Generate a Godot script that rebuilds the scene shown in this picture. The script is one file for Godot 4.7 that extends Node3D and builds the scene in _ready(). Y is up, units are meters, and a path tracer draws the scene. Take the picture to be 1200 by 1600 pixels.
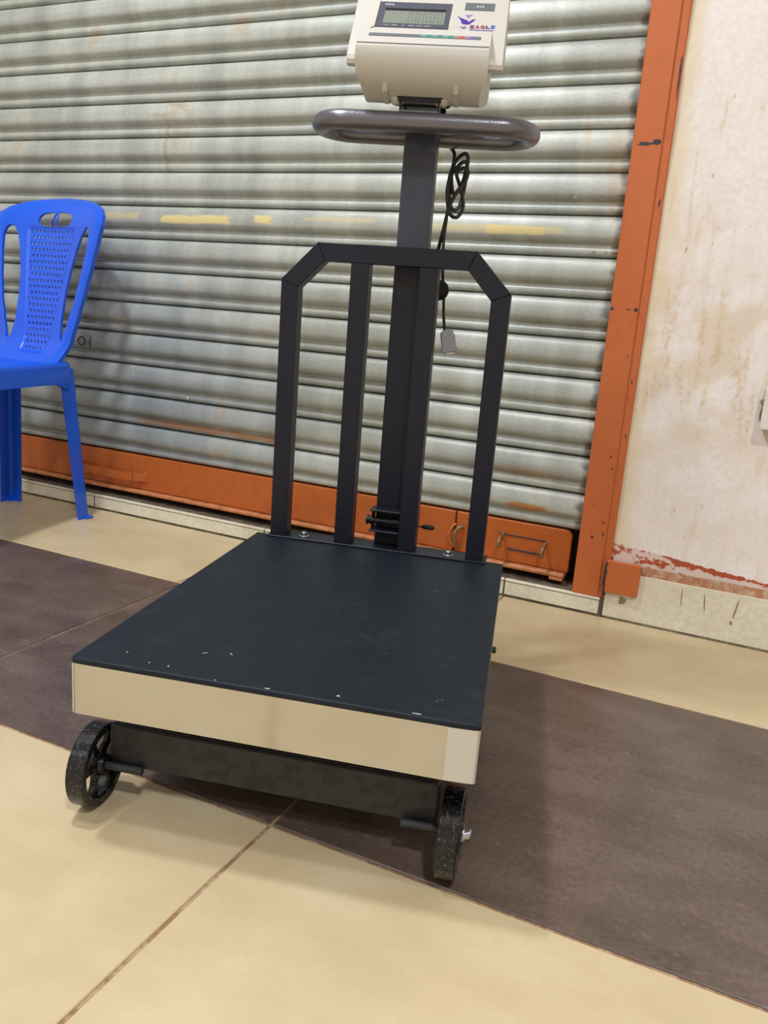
extends Node3D

# ---------------------------------------------------------------- mesh helpers
func begin() -> SurfaceTool:
	var st := SurfaceTool.new()
	st.begin(Mesh.PRIMITIVE_TRIANGLES)
	return st

func tri(st: SurfaceTool, a: Vector3, b: Vector3, c: Vector3, out: Vector3, group := -1, ua := Vector2.ZERO, ub := Vector2.ZERO, uc := Vector2.ZERO) -> void:
	st.set_smooth_group(group)
	if (b - a).cross(c - a).dot(out) > 0.0:
		st.set_uv(ua); st.add_vertex(a)
		st.set_uv(uc); st.add_vertex(c)
		st.set_uv(ub); st.add_vertex(b)
	else:
		st.set_uv(ua); st.add_vertex(a)
		st.set_uv(ub); st.add_vertex(b)
		st.set_uv(uc); st.add_vertex(c)

func quad(st: SurfaceTool, a: Vector3, b: Vector3, c: Vector3, d: Vector3, out: Vector3, group := -1, uvs := []) -> void:
	if uvs.size() == 4:
		tri(st, a, b, c, out, group, uvs[0], uvs[1], uvs[2])
		tri(st, a, c, d, out, group, uvs[0], uvs[2], uvs[3])
	else:
		tri(st, a, b, c, out, group)
		tri(st, a, c, d, out, group)

func box(st: SurfaceTool, c: Vector3, s: Vector3, b := 0.0, bas := Basis()) -> void:
	var h := s * 0.5
	b = minf(b, minf(h.x, minf(h.y, h.z)) * 0.9)
	for a in 3:
		var i := (a + 1) % 3
		var k := (a + 2) % 3
		for sg: float in [-1.0, 1.0]:
			var pts := []
			for q in [[-1, -1], [1, -1], [1, 1], [-1, 1]]:
				var v := Vector3.ZERO
				v[a] = sg * h[a]
				v[i] = q[0] * (h[i] - b)
				v[k] = q[1] * (h[k] - b)
				pts.append(c + bas * v)
			var o := Vector3.ZERO
			o[a] = sg
			quad(st, pts[0], pts[1], pts[2], pts[3], bas * o)
	if b <= 0.0:
		return
	for a in 3:
		var i := (a + 1) % 3
		var k := (a + 2) % 3
		for si: float in [-1.0, 1.0]:
			for sk: float in [-1.0, 1.0]:
				var pts := []
				for e in [[-1.0, true], [1.0, true], [1.0, false], [-1.0, false]]:
					var v := Vector3.ZERO
					v[a] = e[0] * (h[a] - b)
					v[i] = si * (h[i] if e[1] else h[i] - b)
					v[k] = sk * (h[k] - b if e[1] else h[k])
					pts.append(c + bas * v)
				var o := Vector3.ZERO
				o[i] = si
				o[k] = sk
				quad(st, pts[0], pts[1], pts[2], pts[3], bas * o)
	for sx: float in [-1.0, 1.0]:
		for sy: float in [-1.0, 1.0]:
			for sz: float in [-1.0, 1.0]:
				var o := Vector3(sx, sy, sz)
				tri(st, c + bas * Vector3(sx * h.x, sy * (h.y - b), sz * (h.z - b)), c + bas * Vector3(sx * (h.x - b), sy * h.y, sz * (h.z - b)), c + bas * Vector3(sx * (h.x - b), sy * (h.y - b), sz * h.z), bas * o)

func bounds(st: SurfaceTool, x0: float, x1: float, y0: float, y1: float, z0: float, z1: float, b := 0.0) -> void:
	box(st, Vector3((x0 + x1) / 2, (y0 + y1) / 2, (z0 + z1) / 2), Vector3(absf(x1 - x0), absf(y1 - y0), absf(z1 - z0)), b)

func tube(st: SurfaceTool, pts: PackedVector3Array, r: float, seg := 10, closed := false) -> void:
	var n := pts.size()
	var rings := []
	var up := Vector3.UP
	for i in n:
		var t: Vector3
		if closed:
			t = (pts[(i + 1) % n] - pts[(i - 1 + n) % n]).normalized()
		else:
			t = (pts[mini(i + 1, n - 1)] - pts[maxi(i - 1, 0)]).normalized()
		if i == 0:
			up = Vector3.UP if absf(t.y) < 0.9 else Vector3.RIGHT
		up = (up - t * up.dot(t)).normalized()
		var s := t.cross(up)
		var ring := PackedVector3Array()
		for k in seg:
			var a := TAU * k / seg
			ring.append(pts[i] + (up * cos(a) + s * sin(a)) * r)
		rings.append(ring)
	for i in (n if closed else n - 1):
		var j := (i + 1) % n
		for k in seg:
			var m := (k + 1) % seg
			var o: Vector3 = (rings[i][k] + rings[i][m]) * 0.5 - pts[i]
			quad(st, rings[i][k], rings[i][m], rings[j][m], rings[j][k], o, 1)
	if not closed:
		for e in [0, n - 1]:
			var o: Vector3 = (pts[0] - pts[1]) if e == 0 else (pts[n - 1] - pts[n - 2])
			for k in seg:
				tri(st, pts[e], rings[e][k], rings[e][(k + 1) % seg], o)

# profile: (radius, height) pairs turned round the y axis of «at»
func lathe(st: SurfaceTool, prof: Array, at: Transform3D, seg := 32, smooth := false) -> void:
	for i in prof.size() - 1:
		var p: Vector2 = prof[i]
		var q: Vector2 = prof[i + 1]
		var d := q - p
		var nrm := Vector2(d.y, -d.x)
		for k in seg:
			var a := TAU * k / seg
			var b := TAU * (k + 1) / seg
			var m := (a + b) * 0.5
			var o := at.basis * Vector3(cos(m) * nrm.x, nrm.y, sin(m) * nrm.x)
			var g := 1 if smooth else 10 + i
			var A := at * Vector3(cos(a) * p.x, p.y, sin(a) * p.x)
			var B := at * Vector3(cos(b) * p.x, p.y, sin(b) * p.x)
			var C := at * Vector3(cos(b) * q.x, q.y, sin(b) * q.x)
			var D := at * Vector3(cos(a) * q.x, q.y, sin(a) * q.x)
			if p.x < 1e-6:
				tri(st, A, C, D, o, g)
			elif q.x < 1e-6:
				tri(st, A, B, C, o, g)
			else:
				quad(st, A, B, C, D, o, g)

# a polygon in the x-y plane of «at», given depth along its z, with chamfered rims
func prism(st: SurfaceTool, poly: PackedVector2Array, z0: float, z1: float, at := Transform3D(), bevel := 0.0, smooth := false) -> void:
	var n := poly.size()
	var ccw := not Geometry2D.is_polygon_clockwise(poly)
	var inner := PackedVector2Array()
	var dirs := PackedVector2Array()
	for i in n:
		var a := (poly[i] - poly[(i - 1 + n) % n]).normalized()
		var b := (poly[(i + 1) % n] - poly[i]).normalized()
		var na := Vector2(a.y, -a.x) * (1.0 if ccw else -1.0)
		var nb := Vector2(b.y, -b.x) * (1.0 if ccw else -1.0)
		var m := (na + nb).normalized()
		inner.append(poly[i] - m * bevel / maxf(m.dot(na), 0.35))
		dirs.append(nb)
	var idx := Geometry2D.triangulate_polygon(inner)
	for s: float in [-1.0, 1.0]:
		var z := z1 if s > 0 else z0
		for t in range(0, idx.size(), 3):
			var P := []
			for e in 3:
				var v := inner[idx[t + e]]
				P.append(at * Vector3(v.x, v.y, z))
			tri(st, P[0], P[1], P[2], at.basis * Vector3(0, 0, s))
	for i in n:
		var j := (i + 1) % n
		var o := at.basis * Vector3(dirs[i].x, dirs[i].y, 0)
		var za := z0 + bevel
		var zb := z1 - bevel
		quad(st, at * Vector3(poly[i].x, poly[i].y, za), at * Vector3(poly[j].x, poly[j].y, za), at * Vector3(poly[j].x, poly[j].y, zb), at * Vector3(poly[i].x, poly[i].y, zb), o, 1 if smooth else -1)
		if bevel > 0.0:
			for s: float in [-1.0, 1.0]:
				var zz := zb if s > 0 else za
				var ze := z1 if s > 0 else z0
				quad(st, at * Vector3(poly[i].x, poly[i].y, zz), at * Vector3(poly[j].x, poly[j].y, zz), at * Vector3(inner[j].x, inner[j].y, ze), at * Vector3(inner[i].x, inner[i].y, ze), o + at.basis * Vector3(0, 0, s))

func ragged(rx: float, ry: float, sd: int, n := 18, rough := 0.3) -> PackedVector2Array:
	var g := RandomNumberGenerator.new()
	g.seed = sd
	var p := PackedVector2Array()
	for i in n:
		var a := TAU * i / n
		var k := 1.0 - rough * g.randf()
		p.append(Vector2(cos(a) * rx * k, sin(a) * ry * k))
	return p

# ---------------------------------------------------------------- node helpers
var taken := {}

func numbered(called: String) -> String:
	var n: int = taken.get(called, -1) + 1
	taken[called] = n
	return called if n == 0 else "%s_%03d" % [called, n]

func obj(called: String, st: SurfaceTool, m: Material, parent: Node = self, normals := true) -> MeshInstance3D:
	if normals:
		st.generate_normals()
	var o := MeshInstance3D.new()
	o.mesh = st.commit()
	o.mesh.surface_set_material(0, m)
	return place(o, called, parent)

func place(o: Node3D, called: String, parent: Node = self) -> Node3D:
	if parent == self:
		o.name = numbered(called)
	else:
		var n := 0
		var nm := called
		while parent.has_node(nm):
			n += 1
			nm = "%s_%03d" % [called, n]
		o.name = nm
	parent.add_child(o, true)
	return o

func tag(o: Node, label: String, category: String, kind := "", group := "") -> Node:
	o.set_meta("label", label)
	o.set_meta("category", category)
	if kind:
		o.set_meta("kind", kind)
	if group:
		o.set_meta("group", group)
	return o

func thing(called: String, at: Vector3, turn := 0.0, parent: Node = self) -> Node3D:
	var o := Node3D.new()
	o.position = at
	o.rotation.y = turn
	return place(o, called, parent)

# ---------------------------------------------------------------- materials
func mat(c: Color, rough: float, metal := 0.0) -> StandardMaterial3D:
	var m := StandardMaterial3D.new()
	m.albedo_color = c
	m.roughness = rough
	m.metallic = metal
	return m

func noise_img(w: int, h: int, freq: float, oct: int, sd: int, sx := 1, sy := 1, seamless := false, ridged := false) -> PackedByteArray:
	var n := FastNoiseLite.new()
	n.seed = sd
	n.frequency = freq
	n.noise_type = FastNoiseLite.TYPE_SIMPLEX_SMOOTH
	n.fractal_octaves = oct
	n.fractal_type = FastNoiseLite.FRACTAL_RIDGED if ridged else FastNoiseLite.FRACTAL_FBM
	var im: Image
	if seamless:
		im = n.get_seamless_image(maxi(w / sx, 8), maxi(h / sy, 8))
	else:
		im = n.get_image(maxi(w / sx, 8), maxi(h / sy, 8))
	im.convert(Image.FORMAT_L8)
	if sx != 1 or sy != 1:
		im.resize(w, h, Image.INTERPOLATE_CUBIC)
	return im.get_data()

func tex(w: int, h: int, data: PackedByteArray) -> ImageTexture:
	return ImageTexture.create_from_image(Image.create_from_data(w, h, false, Image.FORMAT_RGB8, data))

func grain(m: StandardMaterial3D, sd: int, freq: float, strength: float, scale: float) -> void:
	var n := FastNoiseLite.new()
	n.seed = sd
	n.frequency = freq
	n.fractal_octaves = 3
	var im := n.get_seamless_image(256, 256)
	im.convert(Image.FORMAT_RGBA8)
	im.bump_map_to_normal_map(2.0)
	m.normal_enabled = true
	m.normal_texture = ImageTexture.create_from_image(im)
	m.normal_scale = strength
	m.uv1_triplanar = true
	m.uv1_scale = Vector3.ONE * scale

func smooth01(a: float, b: float, x: float) -> float:
	var t := clampf((x - a) / (b - a), 0.0, 1.0)
	return t * t * (3.0 - 2.0 * t)

var M := {}

func tile_tex(base: Vector3, dark: Vector3, light: Vector3, sd: int, flecks: bool) -> ImageTexture:
	var w := 512
	var a := noise_img(w, w, 0.006, 4, sd, 1, 1, true)
	var b := noise_img(w, w, 0.02, 4, sd + 1, 3, 1, true)
	var c := noise_img(w, w, 0.12, 2, sd + 2, 1, 1, true)
	var d := noise_img(w, w, 0.13, 2, sd + 3, 3, 1, true)
	var out := PackedByteArray()
	out.resize(w * w * 3)
	for i in w * w:
		var t := a[i] / 255.0 * 0.5 + b[i] / 255.0 * 0.35 + c[i] / 255.0 * 0.15
		var col := base.lerp(dark, smooth01(0.5, 0.3, t)).lerp(light, smooth01(0.5, 0.72, t))
		if flecks:
			var f := d[i] / 255.0
			col = col.lerp(light * 1.3, smooth01(0.78, 0.93, f) * 0.6)
			col *= 0.94 + 0.12 * c[i] / 255.0
		out[i * 3] = clampi(int(col.x), 0, 255)
		out[i * 3 + 1] = clampi(int(col.y), 0, 255)
		out[i * 3 + 2] = clampi(int(col.z), 0, 255)
	return tex(w, w, out)

const SHX0 := -2.35
const SHW := 2.10
const SHY1 := 1.45
const SHH := 1.30

func shutter_tex() -> ImageTexture:
	var w := 2048
	var h := 1268
	var streak := noise_img(w, h, 0.012, 4, 11, 1, 10)
	var along := noise_img(w, h, 0.02, 4, 12, 16, 1)
	var blot := noise_img(w, h, 0.004, 4, 13)
	var fine := noise_img(w, h, 0.15, 2, 14, 2, 1)
	var edge := noise_img(w, h, 0.03, 4, 15, 3, 1)
	var out := PackedByteArray()
	out.resize(w * h * 3)
	# strokes of cream paint on the eighth slat: x0, x1, y0, y1
	var cream := [[-1.705, -1.545, 0.785, 0.802, 0.6], [-1.49, -1.255, 0.779, 0.800, 1.0], [-1.395, -1.27, 0.783, 0.803, 0.75], [-1.20, -1.14, 0.784, 0.804, 1.0], [-1.07, -0.86, 0.792, 0.806, 0.45], [-0.74, -0.43, 0.781, 0.798, 0.55], [-0.60, -0.47, 0.778, 0.797, 1.0]]
	for y in h:
		var wy := SHY1 - SHH * (y + 0.5) / h
		for x in w:
			var i := y * w + x
			var wx := SHX0 + SHW * (x + 0.5) / w
			var s := streak[i] / 255.0
			var l := along[i] / 255.0
			var b := blot[i] / 255.0
			var f := fine[i] / 255.0
			var e := edge[i] / 255.0
			var v := 0.80 + 0.16 * s + 0.14 * l + 0.10 * b + 0.08 * (f - 0.5)
			var low := smooth01(0.95, 0.35, wy + (b - 0.5) * 0.4) * smooth01(-0.75, -1.5, wx)  # bluer lower left, also darkened in colour for the dimmer light there
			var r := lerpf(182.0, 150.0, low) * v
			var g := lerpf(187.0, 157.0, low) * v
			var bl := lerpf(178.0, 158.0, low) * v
			var rust := smooth01(0.64, 0.80, b * 0.6 + s * 0.4) * 0.22
			# the brown run under the top and the rusty seam on the second slat
			var d1 := smooth01(0.10, 0.02, absf(wx + 1.45)) * smooth01(1.0, 1.04, wy) * smooth01(1.075, 1.06, wy) * smooth01(0.45, 0.7, e)
			var d2 := smooth01(0.007, 0.002, absf(wx + 1.47 + 0.01 * (e - 0.5))) * smooth01(0.88, 0.92, wy) * smooth01(1.07, 1.0, wy) * 0.5
			var d3 := smooth01(0.012, 0.003, absf(wy - 0.262 - 0.006 * (e - 0.5))) * smooth01(-1.62, -1.45, wx) * smooth01(-1.02, -1.12, wx) * 0.85
			rust = maxf(rust, maxf(d1 * 0.30, maxf(d2 * 0.5, d3)))
			r = lerpf(r, 150.0, rust); g = lerpf(g, 106.0, rust); bl = lerpf(bl, 70.0, rust)
			# orange overspray on the lowest slats beside the jamb
			var o1 := smooth01(1.0, 0.55, Vector2((wx + 0.43) / 0.055, (wy - 0.201) / 0.011).length() + (e - 0.5) * 0.9)
			var o2 := smooth01(1.0, 0.3, Vector2((wx + 0.46) / 0.1, (wy - 0.275) / 0.02).length() + (e - 0.5) * 0.9) * 0.3
			var oo := maxf(o1, o2) * 0.65
			r = lerpf(r, 196.0, oo); g = lerpf(g, 112.0, oo); bl = lerpf(bl, 44.0, oo)
			# darker ends at the jamb
			var k := smooth01(-0.335, -0.318, wx + (e - 0.5) * 0.03) * 0.5
			r = lerpf(r, 60.0, k); g = lerpf(g, 62.0, k); bl = lerpf(bl, 66.0, k)
			if wy > 0.76 and wy < 0.82:
				for c in cream:
					var dx: float = minf(wx - c[0], c[1] - wx) / 0.02
					var dy: float = minf(wy - c[2], c[3] - wy) / 0.004
					var q := smooth01(0.0, 0.7, minf(dx, dy) + (e - 0.5) * 1.6) * float(c[4])
					r = lerpf(r, 226.0, q); g = lerpf(g, 210.0, q); bl = lerpf(bl, 150.0, q)
			out[i * 3] = clampi(int(r), 0, 255)
			out[i * 3 + 1] = clampi(int(g), 0, 255)
			out[i * 3 + 2] = clampi(int(bl), 0, 255)
	return tex(w, h, out)

const WX0 := -0.26
const WW := 0.80
const WY1 := 1.40
const WH := 1.30

func wall_tex() -> ImageTexture:
	var w := 1024
	var h := 1664
	var big := noise_img(w, h, 0.004, 5, 31)
	var drip := noise_img(w, h, 0.02, 4, 32, 1, 6)
	var fine := noise_img(w, h, 0.05, 4, 33)
	var speck := noise_img(w, h, 0.06, 2, 34, 1, 3)
	var brush := noise_img(w, h, 0.03, 4, 35, 5, 1)
	var out := PackedByteArray()
	out.resize(w * h * 3)
	for y in h:
		var wy := WY1 - WH * (y + 0.5) / h
		for x in w:
			var i := y * w + x
			var wx := WX0 + WW * (x + 0.5) / w
			var b := big[i] / 255.0
			var d := drip[i] / 255.0
			var f := fine[i] / 255.0
			var s := speck[i] / 255.0
			var br := brush[i] / 255.0
			var v := 0.96 + 0.06 * f
			var r := 246.0 * v
			var g := 239.0 * v
			var bl := 234.0 * v
			# tan staining, heaviest across the middle height
			var band := smooth01(0.28, 0.52, wy) * smooth01(0.86, 0.62, wy)
			var lowb := smooth01(0.5, 0.2, wy) * 0.16
			var t := smooth01(0.46, 0.78, f * 0.30 + b * 0.30 + d * 0.40 + band * 0.06) * (0.10 + 0.55 * band + lowb)
			t = maxf(t, smooth01(0.66, 0.80, d * 0.7 + b * 0.3) * 0.30)
			t = maxf(t, smooth01(0.36, 0.66, b) * 0.30 * (0.2 + lowb + band))
			r = lerpf(r, 208.0, t); g = lerpf(g, 178.0, t); bl = lerpf(bl, 134.0, t)
			# fine brown runs
			var q := smooth01(0.80, 0.88, s * 0.75 + d * 0.25) * 0.55
			r = lerpf(r, 168.0, q); g = lerpf(g, 130.0, q); bl = lerpf(bl, 84.0, q)
			# the cream edge beside the jamb
			var cr := smooth01(0.035, 0.0, wx + 0.243 - 0.02 * b) * 0.5
			r = lerpf(r, 226.0, cr); g = lerpf(g, 205.0, cr); bl = lerpf(bl, 160.0, cr)
			# old red paint smeared with white along the foot of the plaster
			var top := 0.163 - 0.10 * (wx + 0.227) + 0.006 * (f - 0.5)
			if wy < top:
				var red := smooth01(0.48, 0.60, br * 0.6 + f * 0.4 + smooth01(0.012, 0.0, top - wy) * 0.15)
				r = lerpf(226.0, 178.0, red); g = lerpf(205.0, 84.0, red); bl = lerpf(196.0, 50.0, red)
			out[i * 3] = clampi(int(r), 0, 255)
			out[i * 3 + 1] = clampi(int(g), 0, 255)
			out[i * 3 + 2] = clampi(int(bl), 0, 255)
	return tex(w, h, out)

func blotch_tex(w: int, h: int, base: Vector3, other: Vector3, lo: float, hi: float, freq: float, sd: int, vary := 0.12, sx := 1, sy := 1) -> ImageTexture:
	var a := noise_img(w, h, freq, 4, sd, sx, sy, true)
	var b := noise_img(w, h, freq * 6.0, 3, sd + 1, sx, sy, true)
	var out := PackedByteArray()
	out.resize(w * h * 3)
	for i in w * h:
		var t := a[i] / 255.0 * 0.65 + b[i] / 255.0 * 0.35
		var c := base.lerp(other, smooth01(lo, hi, t)) * (1.0 - vary * 0.5 + vary * b[i] / 255.0)
		out[i * 3] = clampi(int(c.x), 0, 255)
		out[i * 3 + 1] = clampi(int(c.y), 0, 255)
		out[i * 3 + 2] = clampi(int(c.z), 0, 255)
	return tex(w, h, out)

func tri_tex(m: StandardMaterial3D, t: Texture2D, scale: float) -> StandardMaterial3D:
	m.albedo_texture = t
	m.albedo_color = Color.WHITE
	m.uv1_triplanar = true
	m.uv1_scale = Vector3.ONE * scale
	return m

func make_materials() -> void:
	for k in 3:
		var b := mat(Color.WHITE, 0.36)
		b.albedo_texture = tile_tex(Vector3(208, 189, 150), Vector3(203, 184, 145), Vector3(212, 195, 158), 100 + k * 10, false)
		M["beige%d" % k] = b
		var d := mat(Color.WHITE, 0.34)
		d.albedo_texture = tile_tex(Vector3(97, 82, 72), Vector3(86, 72, 62), Vector3(108, 93, 83), 200 + k * 10, true)
		M["dark%d" % k] = d
	M.grout = tri_tex(mat(Color.WHITE, 0.9), blotch_tex(256, 256, Vector3(150, 116, 86), Vector3(176, 150, 120), 0.4, 0.65, 0.02, 41), 3.0)
	var sm := mat(Color.WHITE, 0.45, 0.15)
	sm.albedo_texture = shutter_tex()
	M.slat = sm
	M.gap = mat(Color(0.10, 0.09, 0.08), 0.9)
	var wm := mat(Color.WHITE, 0.75)
	wm.albedo_texture = wall_tex()
	var wn := FastNoiseLite.new()
	wn.seed = 36
	wn.frequency = 0.02
	wn.fractal_octaves = 4
	var wi := wn.get_image(512, 832)
	wi.convert(Image.FORMAT_RGBA8)
	wi.bump_map_to_normal_map(1.5)
	wm.normal_enabled = true
	wm.normal_texture = ImageTexture.create_from_image(wi)
	wm.normal_scale = 0.5
	M.wall = wm
	M.plain_wall = tri_tex(mat(Color.WHITE, 0.8), blotch_tex(256, 256, Vector3(232, 226, 218), Vector3(222, 212, 196), 0.45, 0.7, 0.02, 51), 1.0)
	M.ceiling = mat(Color(0.93, 0.92, 0.90), 0.85)
	M.orange = tri_tex(mat(Color.WHITE, 0.42), blotch_tex(512, 512, Vector3(200, 108, 58), Vector3(190, 102, 55), 0.58, 0.80, 0.02, 61, 0.06), 3.0)
	M.orange_rail = tri_tex(mat(Color.WHITE, 0.42), blotch_tex(512, 512, Vector3(186, 96, 38), Vector3(164, 85, 36), 0.58, 0.80, 0.02, 66, 0.08), 2.4)
	M.flange = tri_tex(mat(Color.WHITE, 0.5), blotch_tex(256, 256, Vector3(204, 132, 84), Vector3(170, 104, 58), 0.5, 0.7, 0.03, 68), 3.0)  # paler orange, coloured in for the light caught along its top
	M.red_brown = tri_tex(mat(Color.WHITE, 0.8), blotch_tex(256, 256, Vector3(170, 112, 78), Vector3(186, 160, 128), 0.45, 0.6, 0.03, 71), 4.0)
	M.chip = mat(Color(0.22, 0.22, 0.26), 0.7)
	M.skirt = tri_tex(mat(Color.WHITE, 0.35), blotch_tex(512, 512, Vector3(230, 224, 202), Vector3(222, 214, 189), 0.5, 0.72, 0.012, 81), 1.6)
	M.cement = tri_tex(mat(Color.WHITE, 0.9), blotch_tex(256, 256, Vector3(120, 108, 92), Vector3(150, 138, 116), 0.4, 0.65, 0.03, 86), 3.0)
	M.shaded_cement = tri_tex(mat(Color.WHITE, 0.9), blotch_tex(256, 256, Vector3(92, 82, 68), Vector3(122, 112, 92), 0.45, 0.7, 0.03, 88), 3.0)  # dirty cement, darkened in colour for the shade below the rail
	M.drip = mat(Color(0.60, 0.50, 0.37), 0.8)
	M.steel_dull = tri_tex(mat(Color.WHITE, 0.5, 0.4), blotch_tex(256, 256, Vector3(150, 128, 100), Vector3(118, 82, 54), 0.45, 0.7, 0.04, 91), 8.0)
	# the scale
	M.paint = mat(Color(0.085, 0.100, 0.152), 0.40)
	M.paint.metallic_specular = 0.42
	M.paint_lit = mat(Color(0.225, 0.245, 0.300), 0.40)  # paler copy of the paint for glossy light on the upper pole
	grain(M.paint_lit, 102, 0.05, 0.25, 14.0)
	grain(M.paint, 101, 0.05, 0.25, 14.0)
	M.mat_top = tri_tex(mat(Color.WHITE, 0.52), blotch_tex(512, 512, Vector3(20, 28, 37), Vector3(28, 36, 45), 0.55, 0.8, 0.012, 104, 0.14), 1.6)
	var im := FastNoiseLite.new()
	im.seed = 105
	im.frequency = 0.08
	var ii := im.get_seamless_image(256, 256)
	ii.convert(Image.FORMAT_RGBA8)
	ii.bump_map_to_normal_map(1.0)
	M.mat_top.metallic_specular = 0.38
	M.mat_top.normal_enabled = true
	M.mat_top.normal_texture = ImageTexture.create_from_image(ii)
	M.mat_top.normal_scale = 0.15
	M.hammer = mat(Color(0.46, 0.46, 0.49), 0.30, 0.65)
	grain(M.hammer, 111, 0.06, 0.5, 22.0)
	M.steel = mat(Color(0.80, 0.795, 0.785), 0.14, 1.0)
	M.pale_reflection = mat(Color(0.86, 0.86, 0.87), 0.55, 0.85)
	M.under = tri_tex(mat(Color.WHITE, 0.6), blotch_tex(256, 256, Vector3(52, 53, 55), Vector3(36, 38, 42), 0.45, 0.65, 0.03, 115), 5.0)
	M.wheel = tri_tex(mat(Color.WHITE, 0.22), blotch_tex(256, 256, Vector3(13, 14, 18), Vector3(130, 132, 136), 0.64, 0.76, 0.09, 118, 0.2), 7.0)
	M.zinc = mat(Color(0.75, 0.76, 0.78), 0.25, 1.0)
	M.rubber = mat(Color(0.09, 0.09, 0.09), 0.6)
	M.cable = mat(Color(0.09, 0.09, 0.095), 0.32)
	M.plug = mat(Color(0.60, 0.60, 0.63), 0.35, 0.2)
	M.plastic = mat(Color(0.80, 0.785, 0.75), 0.42)
	grain(M.plastic, 121, 0.12, 0.06, 30.0)
	M.bezel = mat(Color(0.33, 0.34, 0.39), 0.25)
	M.lcd = mat(Color(0.53, 0.56, 0.52), 0.22)
	M.lcd_ink = mat(Color(0.475, 0.505, 0.47), 0.3)
	M.print_white = mat(Color(0.86, 0.87, 0.9), 0.4)
	M.print_grey = mat(Color(0.40, 0.43, 0.44), 0.4)
	M.key_teal = mat(Color(0.25, 0.52, 0.46), 0.4)
	M.key_red = mat(Color(0.66, 0.36, 0.28), 0.4)
	M.key_violet = mat(Color(0.45, 0.38, 0.62), 0.4)
	M.purple = mat(Color(0.30, 0.16, 0.62), 0.4)
	M.lilac = mat(Color(0.55, 0.50, 0.78), 0.4)
	M.ink_red = mat(Color(0.66, 0.16, 0.30), 0.4)
	M.ink_plum = mat(Color(0.45, 0.20, 0.48), 0.4)
	M.ink_blue = mat(Color(0.18, 0.36, 0.80), 0.4)
	M.blue = mat(Color(0.035, 0.36, 0.90), 0.24)
	M.blue.metallic_specular = 0.6
	M.cream = mat(Color(0.80, 0.76, 0.62), 0.6)
	M.marker = mat(Color(0.20, 0.21, 0.21), 0.8)

# ---------------------------------------------------------------- camera, light
const LAMPS := [[-1.36, 0.98, 3.9], [-1.36, 3.60, 2.2], [0.75, 2.45, 5.7], [-1.30, 1.62, 2.0]]

func lamp(x: float, z: float, energy: float, label: String) -> void:
	var y := 2.75
	var t := thing("ceiling_lamp", Vector3(x, y, z))
	tag(t, label, "lamp", "", "ceiling lamps out of view")
	var st := begin()
	box(st, Vector3(0, 0.02, 0), Vector3(0.20, 0.04, 0.20), 0.006)
	obj("housing", st, M.ceiling, t)
	st = begin()
	box(st, Vector3(0, -0.003, 0), Vector3(0.16, 0.006, 0.16), 0.002)
	var e := mat(Color(0.95, 0.95, 0.93), 0.5)
	e.emission_enabled = true
	e.emission = Color(1.0, 0.97, 0.90)
	e.emission_energy_multiplier = 1.5
	obj("diffuser", st, e, t)
	var l := AreaLight3D.new()
	l.area_size = Vector2(0.16, 0.16)
	l.light_energy = energy
	l.light_color = Color(0.935, 0.950, 0.985)
	l.area_range = 12.0
	l.area_attenuation = 2.0
	l.shadow_enabled = true
	l.position = Vector3(0, -0.012, 0)
	l.rotation_degrees = Vector3(-90, 0, 0)
	l.name = "lamp_light"
	t.add_child(l)

func view() -> void:
	var cam := Camera3D.new()
	cam.name = "camera"
	cam.keep_aspect = Camera3D.KEEP_HEIGHT
	cam.fov = rad_to_deg(2.0 * atan(800.0 / 1284.109))
	cam.position = Vector3(0.0, 0.5934, 1.7237)
	cam.rotation_order = EULER_ORDER_YXZ
	cam.rotation_degrees = Vector3(-13.4547, 24.1082, 4.4341)
	cam.near = 0.02
	cam.far = 60.0
	cam.current = true
	add_child(cam)
	var env := Environment.new()
	env.background_mode = Environment.BG_COLOR
	env.background_color = Color(0.0, 0.0, 0.0)
	env.tonemap_mode = Environment.TONE_MAPPER_LINEAR
	env.tonemap_exposure = 0.88
	env.sdfgi_enabled = true
	env.ssao_enabled = true
	env.ssil_enabled = true
	var we := WorldEnvironment.new()
	we.name = "environment"
	we.environment = env
	add_child(we)

# ---------------------------------------------------------------- the setting
const TX := -0.4458
const TP := 0.6215
const Z2 := 0.3661
const Z1 := 0.9860
const HC := 2.80
const XL := -3.3
const XR := 2.4
const ZB := 4.6

func tile(parent: Node, x0: float, x1: float, z0: float, z1: float, m: Material, rng: RandomNumberGenerator) -> void:
	var st := begin()
	var g := 0.0025
	x0 += g; x1 -= g; z0 += g; z1 -= g
	var b := 0.0012
	var o := Vector2(rng.randf(), rng.randf())
	var P := [Vector3(x0 + b, 0, z0 + b), Vector3(x1 - b, 0, z0 + b), Vector3(x1 - b, 0, z1 - b), Vector3(x0 + b, 0, z1 - b)]
	var Q := [Vector3(x0, -b, z0), Vector3(x1, -b, z0), Vector3(x1, -b, z1), Vector3(x0, -b, z1)]
	var U := []
	for p: Vector3 in P:
		U.append(Vector2(p.x - x0, p.z - z0) / 0.62 + o)
	quad(st, P[0], P[1], P[2], P[3], Vector3.UP, -1, U)
	for i in 4:
		var j := (i + 1) % 4
		var c: Vector3 = (P[i] + P[j]) * 0.5 - Vector3((x0 + x1) / 2, 0, (z0 + z1) / 2)
		quad(st, P[i], P[j], Q[j], Q[i], Vector3.UP + c.normalized(), -1, [U[i], U[j], U[j], U[i]])
		quad(st, Q[i], Q[j], Q[j] - Vector3(0, 0.008, 0), Q[i] - Vector3(0, 0.008, 0), c, -1, [U[i], U[j], U[j], U[i]])
	obj("tile", st, m, parent)

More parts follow.
